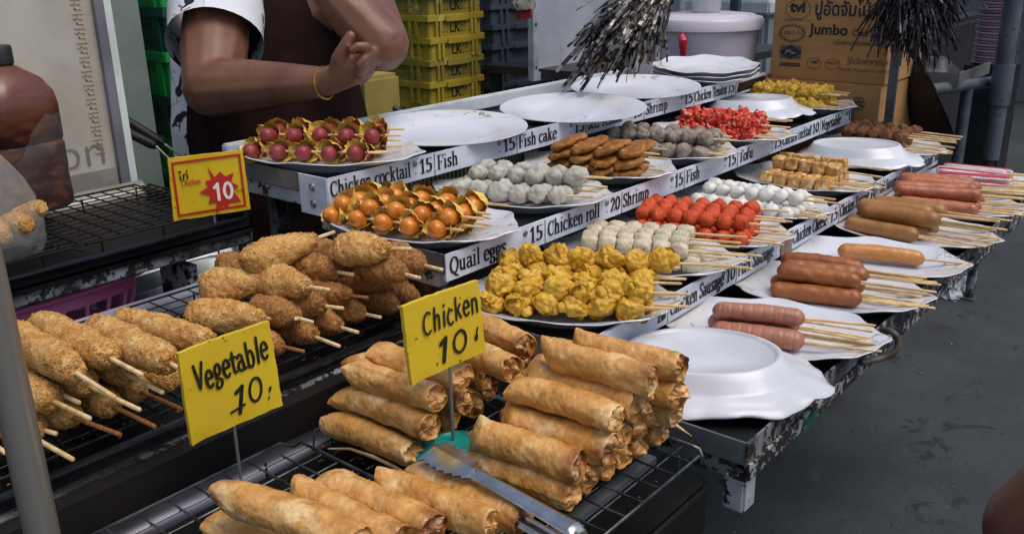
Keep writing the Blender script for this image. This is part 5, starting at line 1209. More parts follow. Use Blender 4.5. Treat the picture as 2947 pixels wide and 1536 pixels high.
part('red_clip', MB().tube([V((-.186, -.02, .02)), V((-.194, -.03, .07)), V((-.198, -.03, .11)), V((-.188, -.02, .125))], [.008, .01, .014, .009], 8), M('red_plastic', 'b51a30', 'a01628', 9, .3), tu)
cu = PD(1818, 62, 3.02); tag(link('measuring_cup', MB().lathe([(0, 0), (.045, 0), (.047, .003), (.056, .2), (.054, .2), (.044, .004), (0, .004)], 32).mesh('measuring_cup', film('cup_plastic', 'c9ccd0', .75)), None, (ctr.x, ctr.y, ctr.z+.1845)), 'tall translucent cup standing on the tub lid', 'cup')
# ---------------------------------------------------------------- cardboard boxes
m_card = M('cardboard', 'a67c4a', '977042', 5, .8, bump=.08, bscale=90, st=(1, 1, 4)); m_cardl = M('cardboard_pale_side', 'b98a52', 'a97a44', 5, .8)
BX = 1.80; by0 = .904; by1 = 1.262; bz = 1.0705
bx1 = PY(2330, 170, by0).x
cbx = thing('cardboard_box', 'upper brown cardboard box printed with crab stick lettering', 'cardboard box', (BX, by0, bz))
part('box_body', MB().b2((0, 0, 0), (bx1-BX, by1-by0, .335)), m_card, cbx, bevel=.003)
part('tape', MB().b2((.06, -.0008, .0), (.10, -.0002, .33)), M('parcel_tape', 'c09a62', 'b48c54', 20, .3), cbx)
pr = MB(); Wd = by1-by0
def tx(s, yl, zl, width=None, size=None, bold=0.0, up=0):
    pr = MB(); font_mesh(pr, s, frame((-.0006-up, Wd-yl, zl), (0, -1, 0), (0, 0, 1)), size=size, width=width, bold=bold); part('printed_lettering', pr, m_print, cbx)
m_print = M('navy_print', '1b1a26', '241f24', 20, .7)
def oval(yl, zl, a, b, w_=.0018, n=36, mb=None):
    f_ = frame((-.0006, Wd-yl, zl), (0, -1, 0), (0, 0, 1)); mb = MB()
    for i in range(n):
        a0, a1 = 2*pi*i/n, 2*pi*(i+1)/n
        mb.prism([(a*cos(a0), b*sin(a0)), (a*cos(a1), b*sin(a1)), ((a-w_)*cos(a1), (b-w_)*sin(a1)), ((a-w_)*cos(a0), (b-w_)*sin(a0))], 0, .0003, f_)
    part('printed_ring', mb, m_print, cbx)
tx("ปูอัดจัมโบ้", .129, .196, width=.166, size=.054, bold=.026)
tx("Jumbo", .121, .140, width=.120, size=.044, bold=.03); tx("Crab Sticks", .250, .139, width=.105, size=.027, bold=.02)
tx("(เนื้อปลาบดปรุงรสผสมกลิ่นปู)", .198, .112, width=.15, size=.019, bold=.005)
tx("tvi", .052, .204, width=.05, size=.042, bold=.05); oval(.077, .212, .040, .030)
tx("FROZENFOOD INDUSTRY CO.,LTD", .036, .176, width=.085, size=.008)
f_ = frame((-.0006, Wd-.064, .140), (0, -1, 0), (0, 0, 1)); n_ = 22; pr = MB()
for i in range(n_*2):
    r0, r1 = (1 if i % 2 else .76), (.76 if i % 2 else 1); a0, a1 = pi*i/n_, pi*(i+1)/n_
    pr.prism([(.047*r0*cos(a0), .029*r0*sin(a0)), (.047*r1*cos(a1), .029*r1*sin(a1)), (.042*r1*cos(a1), .025*r1*sin(a1)), (.042*r0*cos(a0), .025*r0*sin(a0))], 0, .0003, f_)
part('printed_burst', pr, m_print, cbx)
tx("มีต่อ 11 ชิ้น", .038, .136, width=.055, size=.016, bold=.01)
tx("GMP", .128, .052, width=.028, size=.014, bold=.015); oval(.142, .053, .023, .016, .0012); tx("HACCP", .181, .053, width=.036, size=.012, bold=.015); oval(.199, .054, .024, .016, .0012)
tx("รู้ซึ้งเรื่องอาหารทะเล", .243, .058, width=.12, size=.024); tx("FISHERY PRODUCTS' EXPORT", .218, .036, width=.16, size=.013)
for k in range(2): f_ = frame((-.0006, Wd-.03, .046-k*.006), (0, -1, 0), (0, 0, 1)); part('printed_bar', MB().prism([(0, 0), (.068, 0), (.068, .004), (0, .004)], 0, .0003, f_), m_print, cbx)
dm = MB(); f_ = frame((-.0008, Wd-.064, .083), (0, -1, 0), (0, 0, 1)); dm.prism([(-.037, 0), (0, -.023), (.037, 0), (0, .023)], .0005, .0009, f_); part('diamond_mark', dm, M('navy_diamond', '1c2236'), cbx)
dm = MB(); dm.prism([(-.034, -.020), (.034, -.020), (.034, .020), (-.034, .020)], 0, .0004, f_); part('mark_ground', dm, M('mark_grey', '5b4a44'), cbx)
dm = MB(); G['~'] = (1, [smooth([(0, 0), (.12, .5), (.22, .1), (.4, .5), (.5, .1), (.65, .25), (.72, .05), (.55, .0), (.8, .12), (1, .1)], 2)], []); pen_text(dm, "~", .032, f_ @ Matrix.Translation((-.015, -.006, .001)), (.035, .035), False); part('mark_scroll', dm, M('mark_pale', '9a8f88'), cbx)
bc = MB(); r = random.Random(3); x = .16
f_ = frame((0, -.0006, .10), (1, 0, 0), (0, 0, 1)); xx = .13
while xx < .21: w_ = r.choice((.002, .003, .005)); bc.prism([(xx, 0), (xx+w_, 0), (xx+w_, .045), (xx, .045)], 0, .0003, f_); xx += w_+r.choice((.0015, .003))
part('barcode', bc, m_ink, cbx)
lw = thing('cardboard_box', 'lower brown cardboard box half hidden by the yellow skewers', 'cardboard box', (BX-.012, by0+.004, .80))
bx2 = PY(2318, 225, by0+.01).x
part('box_body', MB().b2((0, 0, 0), (bx2-BX, Wd+.04, .27)), m_card, lw, bevel=.004)
pr = MB(); font_mesh(pr, "20x500g", frame((.03, -.0006, .14), (1, 0, 0), (0, 0, 1)), width=.09, size=.03, bold=.02); part('printed_lettering', pr, m_print, lw); pr = MB(); font_mesh(pr, "weight 10 Kg", frame((.015, -.0006, .10), (1, 0, 0), (0, 0, 1)), width=.14, size=.03, bold=.02)
part('printed_lettering', pr, m_print, lw)
fl_ = MB()
for k in range(6): a = k*pi/3; fl_.tube([V((-.001, .06+.012*cos(a)+.008*cos(b*pi/4), .215+.012*sin(a)+.008*sin(b*pi/4))) for b in range(8)], .001, 4, closed=True)
part('flower_print', fl_, m_ink, lw)
st_ = thing('box_stand', 'low dark crate table holding the cardboard boxes', 'stand', (BX+.2, by0+.36, 0)); part('stand_body', MB().box((0, 0, .3995), (.38, .3, .799)), m_black, st_)
# ---------------------------------------------------------------- neighbouring pipe framed cart on the right
m_pipe = M('grey_pipe', '5c646b', '4a5157', 9, .5, .3, c3='33383c', s3=40, t3=.66)
nc = thing('pipe_cart', 'grey pipe framed food cart beyond the cardboard boxes', 'cart', (2.5, .8, 0))
def ncp(name, mb, mat, **k):
    o = part(name, mb, mat, nc, **k); o.location = -nc.location; return o
dpt = 2.95
pA, pB = PD(2300, 232, 3.55), PD(2492, 247, 3.80)
pB.z = pA.z
ncp('cross_pipe', MB().tube([pA, pB], .024, 14), m_pipe)
L_ = PZ(2437, 752, 0); tp = L_; ncp('corner_post', MB().tube([(tp.x, tp.y, .62), (tp.x, tp.y, 1.9)], .034, 16), m_pipe); ncp('post_sleeve', MB().tube([(tp.x, tp.y, pA.z-.08), (tp.x, tp.y, pA.z+.08)], .041, 16), m_pipe)
q = PD(2425, 300, 3.75); ncp('strut', MB().tube([(q.x, q.y, .60), (q.x, q.y, pA.z-.01)], .02, 12), m_pipe)
ncp('leg', MB().tube([(L_.x, L_.y, 0), (L_.x, L_.y, .62)], .019, 14), m_rail); ncp('foot', MB().box((L_.x, L_.y, .006), (.06, .05, .012)), m_pipe)
ncp('tray_support', MB().b2((2.3, 1.25, .58), (3.6, 1.75, .60)), m_shelf)
tt = PD(2420, 195, 3.7)
ncp('steel_tray', MB().b2((tt.x-.12, tt.y-.02, tt.z-.02), (tt.x+.35, tt.y-.015, tt.z+.03)).b2((tt.x-.12, tt.y-.015, tt.z-.022), (tt.x+.35, tt.y+.30, tt.z-.016)).b2((tt.x-.122, tt.y-.015, tt.z-.02), (tt.x-.118, tt.y+.3, tt.z+.03)), M('dull_steel', '8f8d88', '7c7974', 8, .4, .6), bevel=.001)
def drape(u, v): return V((tt.x+.0+.26*u, tt.y+.06+.2*v, tt.z-.01+.075*sin(pi*u)*sin(pi*v)**.5*(1+.4*noise.noise(V((u*4, v*3, 2))))))
ncp('wire_mesh_lump', MB().grid(24, 20, drape), M('dark_mesh', '4a4a48', '333332', 60, .5, .4, bump=.6, bscale=260, st=(1, .2, 1)))
ncp('side_sheet', MB().b2((2.6, 1.42, .605), (3.7, 1.43, 1.0)), M('grey_sheet', '2d3338', '23282c', 3, .5, .3, st=(3, 1, .3)))
sh = MB()
pkk = PD(2500, 150, 4.3)
stt = thing('bowl_holder', 'thin wire holder round the tall stack of bowls at the right edge', 'bowl holder', (pkk.x, pkk.y, pkk.z-.02))
bp_ = [(0, 0), (.075, 0), (.092, .008), (.095, .012), (.08, .0128), (0, .0128)]
mb1 = MB().lathe(bp_, 28).mesh('bowl', M('pink_melamine', 'c08f9e', 'b28292', 8, .4)); mb2 = MB().lathe(bp_, 28).mesh('bowl', M('white_melamine', 'd9cfd4', 'cbc1c7', 8, .4))
for k in range(34):
    tag(link('bowl', mb1 if k % 2 else mb2, None, (pkk.x+random.uniform(-.001, .001), pkk.y, pkk.z-.02+k*.0135)), ('dusty pink' if k % 2 else 'white')+' bowl in the tall stack at the right edge', 'bowl', ('pink' if k % 2 else 'white')+' bowls of the stack')
part('wire_frame', MB().tube([V((-.03, -.098, 0)), V((-.03, -.098, .46))], .003, 6).tube([V((-.098, -.03, 0)), V((-.098, -.03, .46))], .003, 6).tube([V((.1*cos(a*.2), .1*sin(a*.2), .235)) for a in range(31)], .003, 6).tube([V((-.098, -.03, .235)), V((-.03, -.098, .235))], .003, 6), m_wire, stt)
part('foot_block', MB().b2((-.1, -.1, -(pkk.z-.021)), (.1, .1, -.0005)), m_shelf, stt)
wk = PD(2335, 235, 3.0)
wo = thing('wok', 'large blackened wok leaning behind the cardboard boxes', 'wok', wk)
part('wok_bowl', MB().lathe([(0, -.10), (.08, -.085), (.15, -.045), (.185, .005), (.19, .006), (.152, -.05), (.08, -.09), (0, -.105)], 40), m_black, wo); wo.rotation_euler = (rad(62), 0, rad(25))
part('wok_ring', MB().tube([V((.19*cos(k*pi/20), .19*sin(k*pi/20), .006)) for k in range(40)], .004, 6, closed=True), m_blackmetal, wo)
# litter on the road
def lump(name, label, cat, c, r_, mat, seed, amp=.35, flat=.6, grp=None):
    _v, _f = ico(4); mb = MB(); mb.v = [V((p.x*r_[0], p.y*r_[1], max(-.3, p.z)*r_[2]))*(1+amp*noise.noise(p*2.1+V((seed, 0, 0)))+amp*.6*noise.noise(p*5+V((seed, 2, 0)))) for p in _v]; mb.f = _f
    mz_ = min(p.z for p in mb.v); o = link(name, mb.mesh(name, mat, 25), None, (c.x, c.y, c.z-mz_)); return tag(o, label, cat, grp)
lump('plastic_bag', 'crumpled white plastic bag on the road beside a cart leg', 'plastic bag', PZ(2388, 738, .0), (.085, .06, .085), film('white_film', 'c3cbd2', .85, .3), 4)
bk = PY(2043, 1046, .452)-V((RT.x, RT.y, 0))*.072
bu = thing('bowl', 'teal plastic bowl tucked under the corner of the lowest tray', 'bowl', (bk.x, bk.y, bk.z-.028))
part('bowl_body', MB().lathe([(0, 0), (.045, 0), (.055, .006), (.068, .028), (.073, .05), (.075, .05), (.076, .054), (.070, .053), (.05, .01), (0, .006)], 40), M('dark_teal', '12685c', '0f5a50', 9, .35), bu)
hp = hs[0]
def crv(ps):
    for _ in range(3): ps = [ps[0]]+[q for a, b in zip(ps, ps[1:]) for q in (a*.75+b*.25, a*.25+b*.75)]+[ps[-1]]
    return ps
ho = link('hose', MB().tube(crv([p-hp for p in hs]), .0055, 10).mesh('hose', M('brown_hose', '5d5347', '4a4239', 20, .5)), None, hp); tag(ho, 'brown hose loop sticking out below the front edge of the lowest tray', 'hose')
lt_ = MB(); r = random.Random(31)
for i in range(45):
    p = V((r.uniform(-.2, 4.5), r.uniform(-2.2, 1.3), .002)); s_ = r.choice((.003, .004, .006, .010)); lt_.box(p, (s_*r.uniform(.8, 2.2), s_, .003), Euler((0, 0, r.uniform(0, 3))).to_matrix())
struct('road_litter', lt_, M('litter_bits', '7a7c7a', '55534c', 90, .8), kind='stuff')
# ---------------------------------------------------------------- far background behind the stall
def bgbox(name, label, cat, a, b, mat, bev=.02, extra=None):
    a, b = V(a), V(b); c = V(((a.x+b.x)/2, (a.y+b.y)/2, min(a.z, b.z))); t = thing(name, label, cat, c)
    part('body', MB().b2(a-c, b-c), mat, t, bevel=bev); 
    if extra:
        for nm, m_, bb_ in extra: part(nm, MB().b2(*bb_), m_, t, bevel=bev*.5)
    return t
m_blue = M('blue_plastic', '1d6296', '185685', 6, .4); m_wht = M('white_plastic', 'b9bfc2', 'a9b0b4', 6, .45); m_dk = M('dark_clutter', '1d1d1f', '121213', 6, .6)
m_gre = M('grey_wall', '43484a', '373b3d', 2, .8, c3='2a2d2e', s3=5, t3=.6)
p = PD(1905, 45, 4.6); bgbox('cooler_box', 'white and grey cooler box far behind the tub', 'cooler', (p.x-.1, p.y-.1, 0), (p.x+.5, p.y+.35, p.z+.02), M('grey_cooler', '7d8589', '6f777b', 6, .5), .02, [('lid', m_wht, ((-.32, -.24, p.z+.021), (.32, .24, p.z+.09)))])
p = PD(1845, 48, 4.9); bgbox('cooler_box', 'blue cooler box far behind the cup', 'cooler', (p.x-.22, p.y, 0), (p.x+.24, p.y+.35, p.z+.05), m_blue, .02, [('lid', m_wht, ((-.24, -.185, p.z+.051), (.25, .185, p.z+.12)))])
p = PD(1675, 60, 3.9); bgbox('water_jug', 'dark blue drum left of the tub in the background', 'drum', (p.x-.05, p.y, 0), (p.x+.16, p.y+.2, p.z+.02), M('navy_plastic', '1c3d63', '173456', 6, .4), .03)
p = PD(1735, 40, 5.2); bgbox('gas_stove', 'black gas stove in the background behind the tub', 'stove', (p.x-.35, p.y, 0), (p.x+.5, p.y+.5, p.z+.03), m_dk, .02, [('burner', m_alum, ((-.12, -.26, p.z-.1), (.22, -.251, p.z+.0)))])
p = PD(1705, 30, 3.6); tag(link('square_post', MB().b2((-.022, -.022, 0), (.022, .022, 2.2)).mesh('square_post', M('pale_post', '7f868b', '72797e', 6, .5), 40, .003), None, (p.x, p.y, 0)), 'pale grey steel post rising behind the tub', 'post')
p = PD(1850, 20, 3.8); tag(link('square_post', MB().b2((-.018, -.018, 0), (.018, .018, 2.2)).mesh('square_post', M('dark_post', '3f464c', '363c41', 6, .5), 40, .003), None, (p.x, p.y, 0)), 'thin dark steel post rising behind the cup', 'post')
p = PD(1318, 25, 2.75); o = link('cloth_bundle', None) if 0 else lump('cloth_bundle', 'pale spotted cloth bundle hanging at the corner of the white panel', 'cloth', p, (.04, .03, .045), M('spotted_cloth', '8d8677', '6b6458', 40, .8), 7, .15)
p = PD(1318, 48, 2.78); lump('red_pouch', 'small red pouch under the spotted cloth bundle', 'pouch', p, (.03, .02, .03), M('red_cloth', '9c1c28', '8a1622', 30, .7), 9, .12)
bgbox('side_wall', 'plain dark wall far behind the crates', 'wall', (-4, 4.6, 0), (9, 4.8, 3.2), m_gre, .01)
bgbox('end_wall', 'dull grey shop front wall at the far end of the street', 'wall', (9.0, -3, 0), (9.2, 4.58, 3.2), M('shop_wall', '5b6468', '4c5458', 1.5, .8), .01)
bgbox('street_cart', 'dark covered cart further along the street', 'cart', (4.2, 1.5, 0), (5.6, 2.4, 1.05), m_dk, .03)
bgbox('steel_counter', 'stainless counter behind the pipe framed cart', 'counter', (4.2, 2.6, 0), (5.2, 3.1, .92), M('dull_counter', '5a6064', '4c5256', 4, .45, .4), .01)
# ---------------------------------------------------------------- people
def skin_mat(name, a, b):
    n = N(name); n.col(n.mix(n.ramp(n.noise(16, 4), .35, .7), hx(a), hx(b))); n.setv(Roughness=.48, Subsurface_Weight=.12); n.b.inputs['Subsurface Radius'].default_value = (.012, .005, .003); n.bump(n.noise(260, 4), .3, .001); return n.m
m_skin = skin_mat('skin', '76503c', '663f2e'); m_skin2 = skin_mat('skin_of_passer_by', '6a4130', '5a3526')
def grow(name, nodes, edges, mat, parent, ax, vox=.006, it=6):
    """nodes: {key: (point, radius)}: tapered limbs fused into one continuous surface"""
    vs, fs = ico(2); mb = MB(); X, Y = ax
    def ell(p, r):
        rx, ry, rz = r; mb.add([p+X*(q.x*rx)+Y*(q.y*ry)+V((0, 0, q.z*rz)) for q in vs], fs)
    R3 = lambda r: (r[0], r[1], (r[0]+r[1])*.42) if isinstance(r, tuple) else (r, r, r)
    for a_, b_ in edges:
        p, q = nodes[a_][0], nodes[b_][0]; r0, r1 = R3(nodes[a_][1]), R3(nodes[b_][1])
        k = max(2, int((q-p).length/(.10*min(min(r0), min(r1))))+1)
        for i in range(k+1): u = i/k; ell(p.lerp(q, u), tuple(x*(1-u)+y*u for x, y in zip(r0, r1)))
    me = bpy.data.meshes.new(name); me.from_pydata([tuple(p) for p in mb.v], [], mb.f); o = bpy.data.objects.new(name, me); COL.objects.link(o)
    rm_ = o.modifiers.new('r', 'REMESH'); rm_.mode = 'VOXEL'; rm_.voxel_size = vox; rm_.use_smooth_shade = True
    sm_ = o.modifiers.new('m', 'SMOOTH'); sm_.iterations = it; sm_.factor = .5
    bpy.context.view_layer.update(); m2 = bpy.data.meshes.new_from_object(o.evaluated_get(bpy.context.evaluated_depsgraph_get())); m2.name = name
    for p_ in m2.polygons: p_.use_smooth = True
    m2.materials.clear(); m2.materials.append(mat); bpy.data.objects.remove(o); bpy.data.meshes.remove(me)
    return link(name, m2, parent)
vb = V((.488, 2.13, 0)); ven = thing('person', 'vendor in a dark brown apron over a white patterned shirt, arms bent in front', 'person', vb)
fw = V((-.55, -.83, 0)).normalized(); rt = V((.83, -.55, 0)).normalized()      # facing the fryers; rt = her left
def W_(x, y, z): return rt*x+fw*y+V((0, 0, z))
def q_(px, py, d): return PD(px, py, d)-vb
N_ = {'pel': (W_(0, 0, .86), (.17, .14)), 'bel': (W_(0, .03, 1.0), (.19, .155)), 'che': (W_(0, .02, 1.22), (.175, .13)), 'nec0': (W_(0, 0, 1.38), (.085, .075)), 'nec': (W_(0, .01, 1.45), .055), 'hd0': (W_(0, .035, 1.52), (.062, .07)), 'hd1': (W_(0, .035, 1.60), (.076, .088)), 'hd2': (W_(0, .025, 1.67), (.07, .08)), 'hd3': (W_(0, .02, 1.715), .04),
 'hipR': (W_(-.10, 0, .80), .105), 'knR': (W_(-.11, .02, .46), .07), 'ankR': (W_(-.11, -.01, .08), .042), 'toeR': (W_(-.12, .12, .035), .035),
 'hipL': (W_(.10, 0, .80), .105), 'knL': (W_(.11, .02, .46), .07), 'ankL': (W_(.11, -.01, .08), .042), 'toeL': (W_(.12, .12, .035), .035)}
sR, sL = q_(548, 5, 2.23), q_(890, -50, 2.36)
eR, wR = q_(532, 222, 2.07), q_(822, 206, 1.93)
N_.update({'shR': (sR, .078), 'uaR': (sR.lerp(eR, .5)+V((0, 0, 0)), .082), 'elR': (eR, .066), 'faR': (eR.lerp(wR, .3), .060), 'fbR': (eR.lerp(wR, .65), .047), 'wrR': (wR, .031)})
eL = q_(962, 112, 1.93); hL = q_(800, -55, 1.92)
N_.update({'shL': (sL, .075), 'uaL': (sL.lerp(eL, .5), .07), 'elL': (eL, .058), 'faL': (eL.lerp(hL, .4), .055), 'fbL': (eL.lerp(hL, .75), .044), 'wrL': (hL, .030), 'hdL': (q_(765, -95, 1.9), (.034, .018))})
E_ = [('pel', 'bel'), ('bel', 'che'), ('che', 'nec0'), ('nec0', 'nec'), ('nec', 'hd0'), ('hd0', 'hd1'), ('hd1', 'hd2'), ('hd2', 'hd3'), ('pel', 'hipR'), ('hipR', 'knR'), ('knR', 'ankR'), ('ankR', 'toeR'), ('pel', 'hipL'), ('hipL', 'knL'), ('knL', 'ankL'), ('ankL', 'toeL'), ('che', 'shR'), ('shR', 'uaR'), ('uaR', 'elR'), ('elR', 'faR'), ('faR', 'fbR'), ('fbR', 'wrR'), ('che', 'shL'), ('shL', 'uaL'), ('uaL', 'elL'), ('elL', 'faL'), ('faL', 'fbL'), ('fbL', 'wrL'), ('wrL', 'hdL')]
# right hand: palm, thumb reaching up, fingers curled round to meet it
def h(px, py, d=1.9): return q_(px, py, d)
N_.update({'pm1': (h(856, 186, 1.905), .0265), 'pm2': (h(892, 168, 1.892), .0255), 'pm3': (h(884, 190, 1.905), .0235),
 'th1': (h(852, 150, 1.875), .0165), 'th2': (h(869, 116, 1.865), .0140), 'th3': (h(882, 90, 1.86), .0112),
 'i1': (h(922, 148, 1.875), .0125), 'i2': (h(921, 118, 1.855), .0112), 'i3': (h(899, 117, 1.845), .0098), 'i4': (h(884, 128, 1.845), .0085),
 'm1': (h(934, 160, 1.89), .0125), 'm2': (h(934, 134, 1.872), .0115), 'm3': (h(915, 150, 1.858), .0100), 'm4': (h(902, 165, 1.858), .0085),
 'r1': (h(930, 178, 1.90), .0120), 'r2': (h(930, 158, 1.884), .0110), 'r3': (h(914, 172, 1.87), .0095), 'r4': (h(900, 182, 1.868), .008),
 'p1': (h(918, 196, 1.91), .0110), 'p2': (h(924, 180, 1.896), .0098), 'p3': (h(908, 190, 1.882), .0085)})
E_ += [('wrR', 'pm1'), ('pm1', 'pm2'), ('pm1', 'pm3'), ('wrR', 'pm3'), ('pm3', 'r1'), ('pm3', 'p1'), ('pm2', 'pm3'), ('pm1', 'th1'), ('th1', 'th2'), ('th2', 'th3'), ('pm2', 'i1'), ('i1', 'i2'), ('i2', 'i3'), ('i3', 'i4'), ('pm2', 'm1'), ('m1', 'm2'), ('m2', 'm3'), ('m3', 'm4'), ('r1', 'r2'), ('r2', 'r3'), ('r3', 'r4'), ('p1', 'p2'), ('p2', 'p3')]
grow('body', N_, E_, m_skin, ven, (rt, fw), vox=.0045, it=5)
bw_ = wR.lerp(N_['pm1'][0], -.15); ax1 = (wR-eR).normalized(); u1 = ax1.orthogonal().normalized(); v1 = ax1.cross(u1)
part('bracelet', MB().tube([bw_+(u1*cos(k*pi/12)+v1*sin(k*pi/12))*.0335+ax1*.002*sin(k*pi/6) for k in range(24)], .0026, 6, closed=True), M('gold', 'b08a3c', '9a7630', 90, .3, .8), ven)
# clothing
ms = N('printed_shirt'); a = ms.noise(13, 2, .4, 1.6); bnd = ms.math('ABSOLUTE', ms.math('SUBTRACT', a, .5)); ln = ms.ramp(bnd, .012, .022)
bl2 = ms.ramp(ms.noise(11, 2, .3, .6), .66, .672); k = ms.mix(ln, hx('17161a'), hx('cfcfd4')); k = ms.mix(ms.math('MULTIPLY', ms.ramp(ms.noise(6, 1), .48, .5), 1), hx('cfcfd4'), k); k = ms.mix(bl2, k, hx('151418')); ms.col(k); ms.setv(Roughness=.85); ms.bump(ms.noise(14, 3), .3, .01); m_shirt = ms.m
m_apron = M('brown_apron', '2a1613', '1e0f0d', 14, .95, spec=.15, bump=.25, bscale=30, bdist=.004)
def shell(rings, n=44, open_=None):
    mb = MB(); k = len(rings)
    def fl(u, v):
        t = v*(k-1); i = min(k-2, int(t)); f = t-i; a, b = rings[i], rings[i+1]; g_ = lambda j: a[j]*(1-f)+b[j]*f
        an = (open_[0]+(open_[1]-open_[0])*u) if open_ else u*2*pi
        wob = 1+.012*sin(an*7+v*5)+.02*noise.noise(V((cos(an)*2, sin(an)*2, v*4)))
        return W_(g_(1)+g_(3)*cos(an)*wob, g_(2)+g_(4)*sin(an)*wob, g_(0))
    return mb.grid(n, k*6, fl)
part('shirt', shell([(.74, 0, .02, .232, .20), (.9, 0, .03, .236, .205), (1.05, 0, .03, .236, .205), (1.2, 0, .015, .218, .172), (1.32, 0, .005, .20, .14), (1.38, 0, 0, .15, .115), (1.42, 0, 0, .085, .08)]), m_shirt, ven)
def sleeve(s_, e_, r0, r1, ln):
    ax2 = (e_-s_).normalized(); u2 = ax2.orthogonal().normalized(); v2 = ax2.cross(u2)
    return MB().grid(32, 10, lambda u, v: s_-ax2*.05+ax2*(ln+.05)*v+(u2*cos(u*2*pi)+v2*sin(u*2*pi))*(r0+(r1-r0)*v+.006*noise.noise(V((u*7, v*3, 1)))))
part('sleeve', sleeve(sR, eR, .108, .112, .15), m_shirt, ven); part('sleeve', sleeve(sL, eL, .09, .094, .09), m_shirt, ven)
part('apron', shell([(.45, .03, .06, .26, .235), (.9, .03, .055, .258, .222), (1.05, .03, .05, .25, .215), (1.2, .03, .04, .225, .182), (1.33, .04, .03, .205, .165), (1.40, .04, .02, .17, .15), (1.43, .04, .01, .13, .13)], 36, (rad(-12), rad(150))), m_apron, ven)
part('apron_strap', MB().tube([W_(-.09, .15, 1.37), W_(-.08, .08, 1.43), W_(-.05, -.05, 1.45)], .008, 6).tube([W_(.1, .14, 1.37), W_(.08, .08, 1.43), W_(.05, -.05, 1.45)], .008, 6), m_apron, ven)
part('trousers', shell([(.12, -.11, 0, .085, .085), (.5, -.11, .01, .10, .105), (.8, -.1, 0, .13, .15)], 24), m_apron, ven); part('trousers', shell([(.12, .11, 0, .085, .085), (.5, .11, .01, .10, .105), (.8, .1, 0, .13, .15)], 24), m_apron, ven)
hr = MB(); _v, _f = ico(3); hr.v = [W_(p.x*.092, -.005+p.y*.105, 1.645+p.z*.098) for p in _v]; hr.f = [f for f in _f if not (all(_v[i].y > .25 and _v[i].z < .45 for i in f))]
part('hair', hr.lathe([(0, 0)], 3) if 0 else hr, M('black_hair', '120f0e', '1c1715', 60, .5), ven)
fc = MB()
for sx_ in (-1, 1): fc.lathe([(0, .006), (.006, .005), (.011, 0)], 12, c=(0, 0, 0)) if 0 else None
ey = MB(); _v2, _f2 = ico(2)
for sx_ in (-.031, .031): ey.add([W_(sx_+p.x*.012, .116+p.y*.008, 1.612+p.z*.0075) for p in _v2], _f2)
part('eyes', ey, m_ink, ven); mo = MB().add([W_(p.x*.024, .117+p.y*.01, 1.546+p.z*.008) for p in _v2], _f2); part('mouth', mo, M('lips', '7a3f38'), ven)
no = MB().add([W_(p.x*.015, .122+p.y*.018, 1.582+p.z*.024) for p in _v2], _f2); part('nose', no, m_skin, ven)
er = MB()
for sx_ in (-.083, .083): er.add([W_(sx_+p.x*.01, .02+p.y*.02, 1.60+p.z*.032) for p in _v2], _f2)
part('ears', er, m_skin, ven)
# passer-by whose bare elbow enters the frame at the lower right
el = PD(2604, 1332, .78); pb = V((el.x, el.y, 0))+V((RT.x, RT.y, 0)).normalized()*.32+V((FW.x, FW.y, 0)).normalized()*(-.10)
pas = thing('person', 'passer-by at the right edge of the photo with only a bare brown elbow showing', 'person', pb)
RT2 = V((RT.x, RT.y, 0)).normalized(); FW2 = V((FW.x, FW.y, 0)).normalized()
def w2(x, y, z): return RT2*x+FW2*y+V((0, 0, z))
e2 = el-pb; zz = e2.z
shd = w2(-.17, .0, zz+.30); wr2 = e2+RT2*.17+FW2*.12+V((0, 0, -.12)) 
n2 = {'pel': (w2(0, 0, zz-.12), (.15, .11)), 'che': (w2(0, 0, zz+.2), (.15, .11)), 'nec': (w2(0, 0, zz+.40), .055), 'hd': (w2(0, .02, zz+.50), (.07, .08)), 'hd2': (w2(0, .02, zz+.60), (.075, .085)), 'sh': (shd, .058), 'ua': (shd.lerp(e2, .6), .047), 'el': (e2, .043), 'fa': (e2.lerp(wr2, .5)+RT2*.02, .038), 'wr': (wr2, .026), 'pm': (wr2+RT2*.06+FW2*.04, (.035, .018)), 'shb': (w2(.17, 0, zz+.30), .058), 'elb': (w2(.24, 0, zz+.02), .042), 'wrb': (w2(.26, .08, zz-.22), .027),
 'hr': (w2(-.09, 0, zz-.18), .095), 'kr': (w2(-.1, .01, .48), .06), 'ar': (w2(-.1, 0, .07), .04), 'tr': (w2(-.1, .12, .035), .035), 'hl': (w2(.09, 0, zz-.18), .095), 'kl': (w2(.1, .01, .48), .06), 'al': (w2(.1, 0, .07), .04), 'tl': (w2(.1, .12, .035), .035)}
for k_, (dx, dy) in enumerate(((.02, .045), (.04, .05), (.055, .045), (.065, .03))): n2[f'f{k_}'] = (n2['pm'][0]+RT2*(.03+.01*k_)+FW2*dy+V((0, 0, .02-.014*k_)), .0095); n2[f'g{k_}'] = (n2[f'f{k_}'][0]+RT2*.03+FW2*.015+V((0, 0, -.012)), .008)
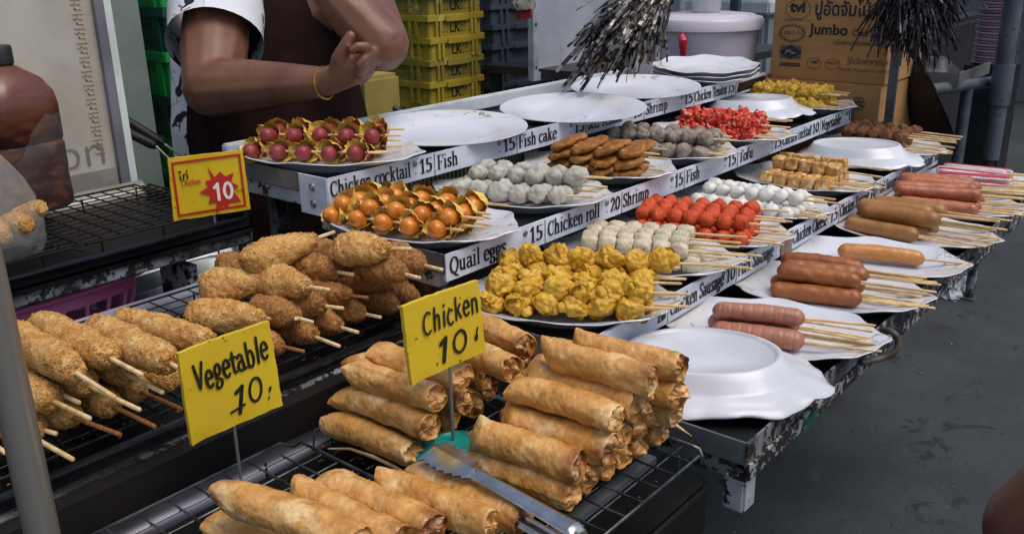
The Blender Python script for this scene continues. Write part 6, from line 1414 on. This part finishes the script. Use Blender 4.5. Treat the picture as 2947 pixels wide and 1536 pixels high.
n2['t0'] = (n2['pm'][0]+V((0, 0, .04))+FW2*.02, .011); n2['t1'] = (n2['pm'][0]+V((0, 0, .06))+FW2*.045, .009)
e3 = [('pel', 'che'), ('che', 'nec'), ('nec', 'hd'), ('hd', 'hd2'), ('che', 'sh'), ('sh', 'ua'), ('ua', 'el'), ('el', 'fa'), ('fa', 'wr'), ('wr', 'pm'), ('che', 'shb'), ('shb', 'elb'), ('elb', 'wrb'), ('pel', 'hr'), ('hr', 'kr'), ('kr', 'ar'), ('ar', 'tr'), ('pel', 'hl'), ('hl', 'kl'), ('kl', 'al'), ('al', 'tl'), ('wr', 't0'), ('t0', 't1')]+[('pm', f'f{k_}') for k_ in range(4)]+[(f'f{k_}', f'g{k_}') for k_ in range(4)]
grow('body', n2, e3, m_skin2, pas, (RT2, FW2), vox=.006)
def shell2(rings, n=32):
    k = len(rings)
    def fl(u, v):
        t = v*(k-1); i = min(k-2, int(t)); f = t-i; a_, b_ = rings[i], rings[i+1]; g_ = lambda j: a_[j]*(1-f)+b_[j]*f
        return w2(g_(1)+g_(3)*cos(u*2*pi), g_(2)+g_(4)*sin(u*2*pi), g_(0))
    return MB().grid(n, k*5, fl)
m_ts = M('grey_tshirt', '4a4e55', '42464c', 12, .85); part('tshirt', shell2([(zz-.2, 0, 0, .18, .14), (zz+.1, 0, 0, .175, .135), (zz+.28, 0, 0, .19, .13), (zz+.36, 0, 0, .12, .1), (zz+.39, 0, 0, .07, .07)]), m_ts, pas)
part('trousers', shell2([(.1, -.1, 0, .075, .08), (.5, -.1, .01, .09, .095), (zz-.15, -.09, 0, .11, .13)]), m_dk, pas); part('trousers', shell2([(.1, .1, 0, .075, .08), (.5, .1, .01, .09, .095), (zz-.15, .09, 0, .11, .13)]), m_dk, pas)
hr = MB(); hr.v = [w2(p.x*.09, .0+p.y*.1, zz+.60+p.z*.095) for p in ico(3)[0]]; hr.f = [f for f in ico(3)[1]]; part('hair', hr, M('dark_hair', '15110f'), pas)
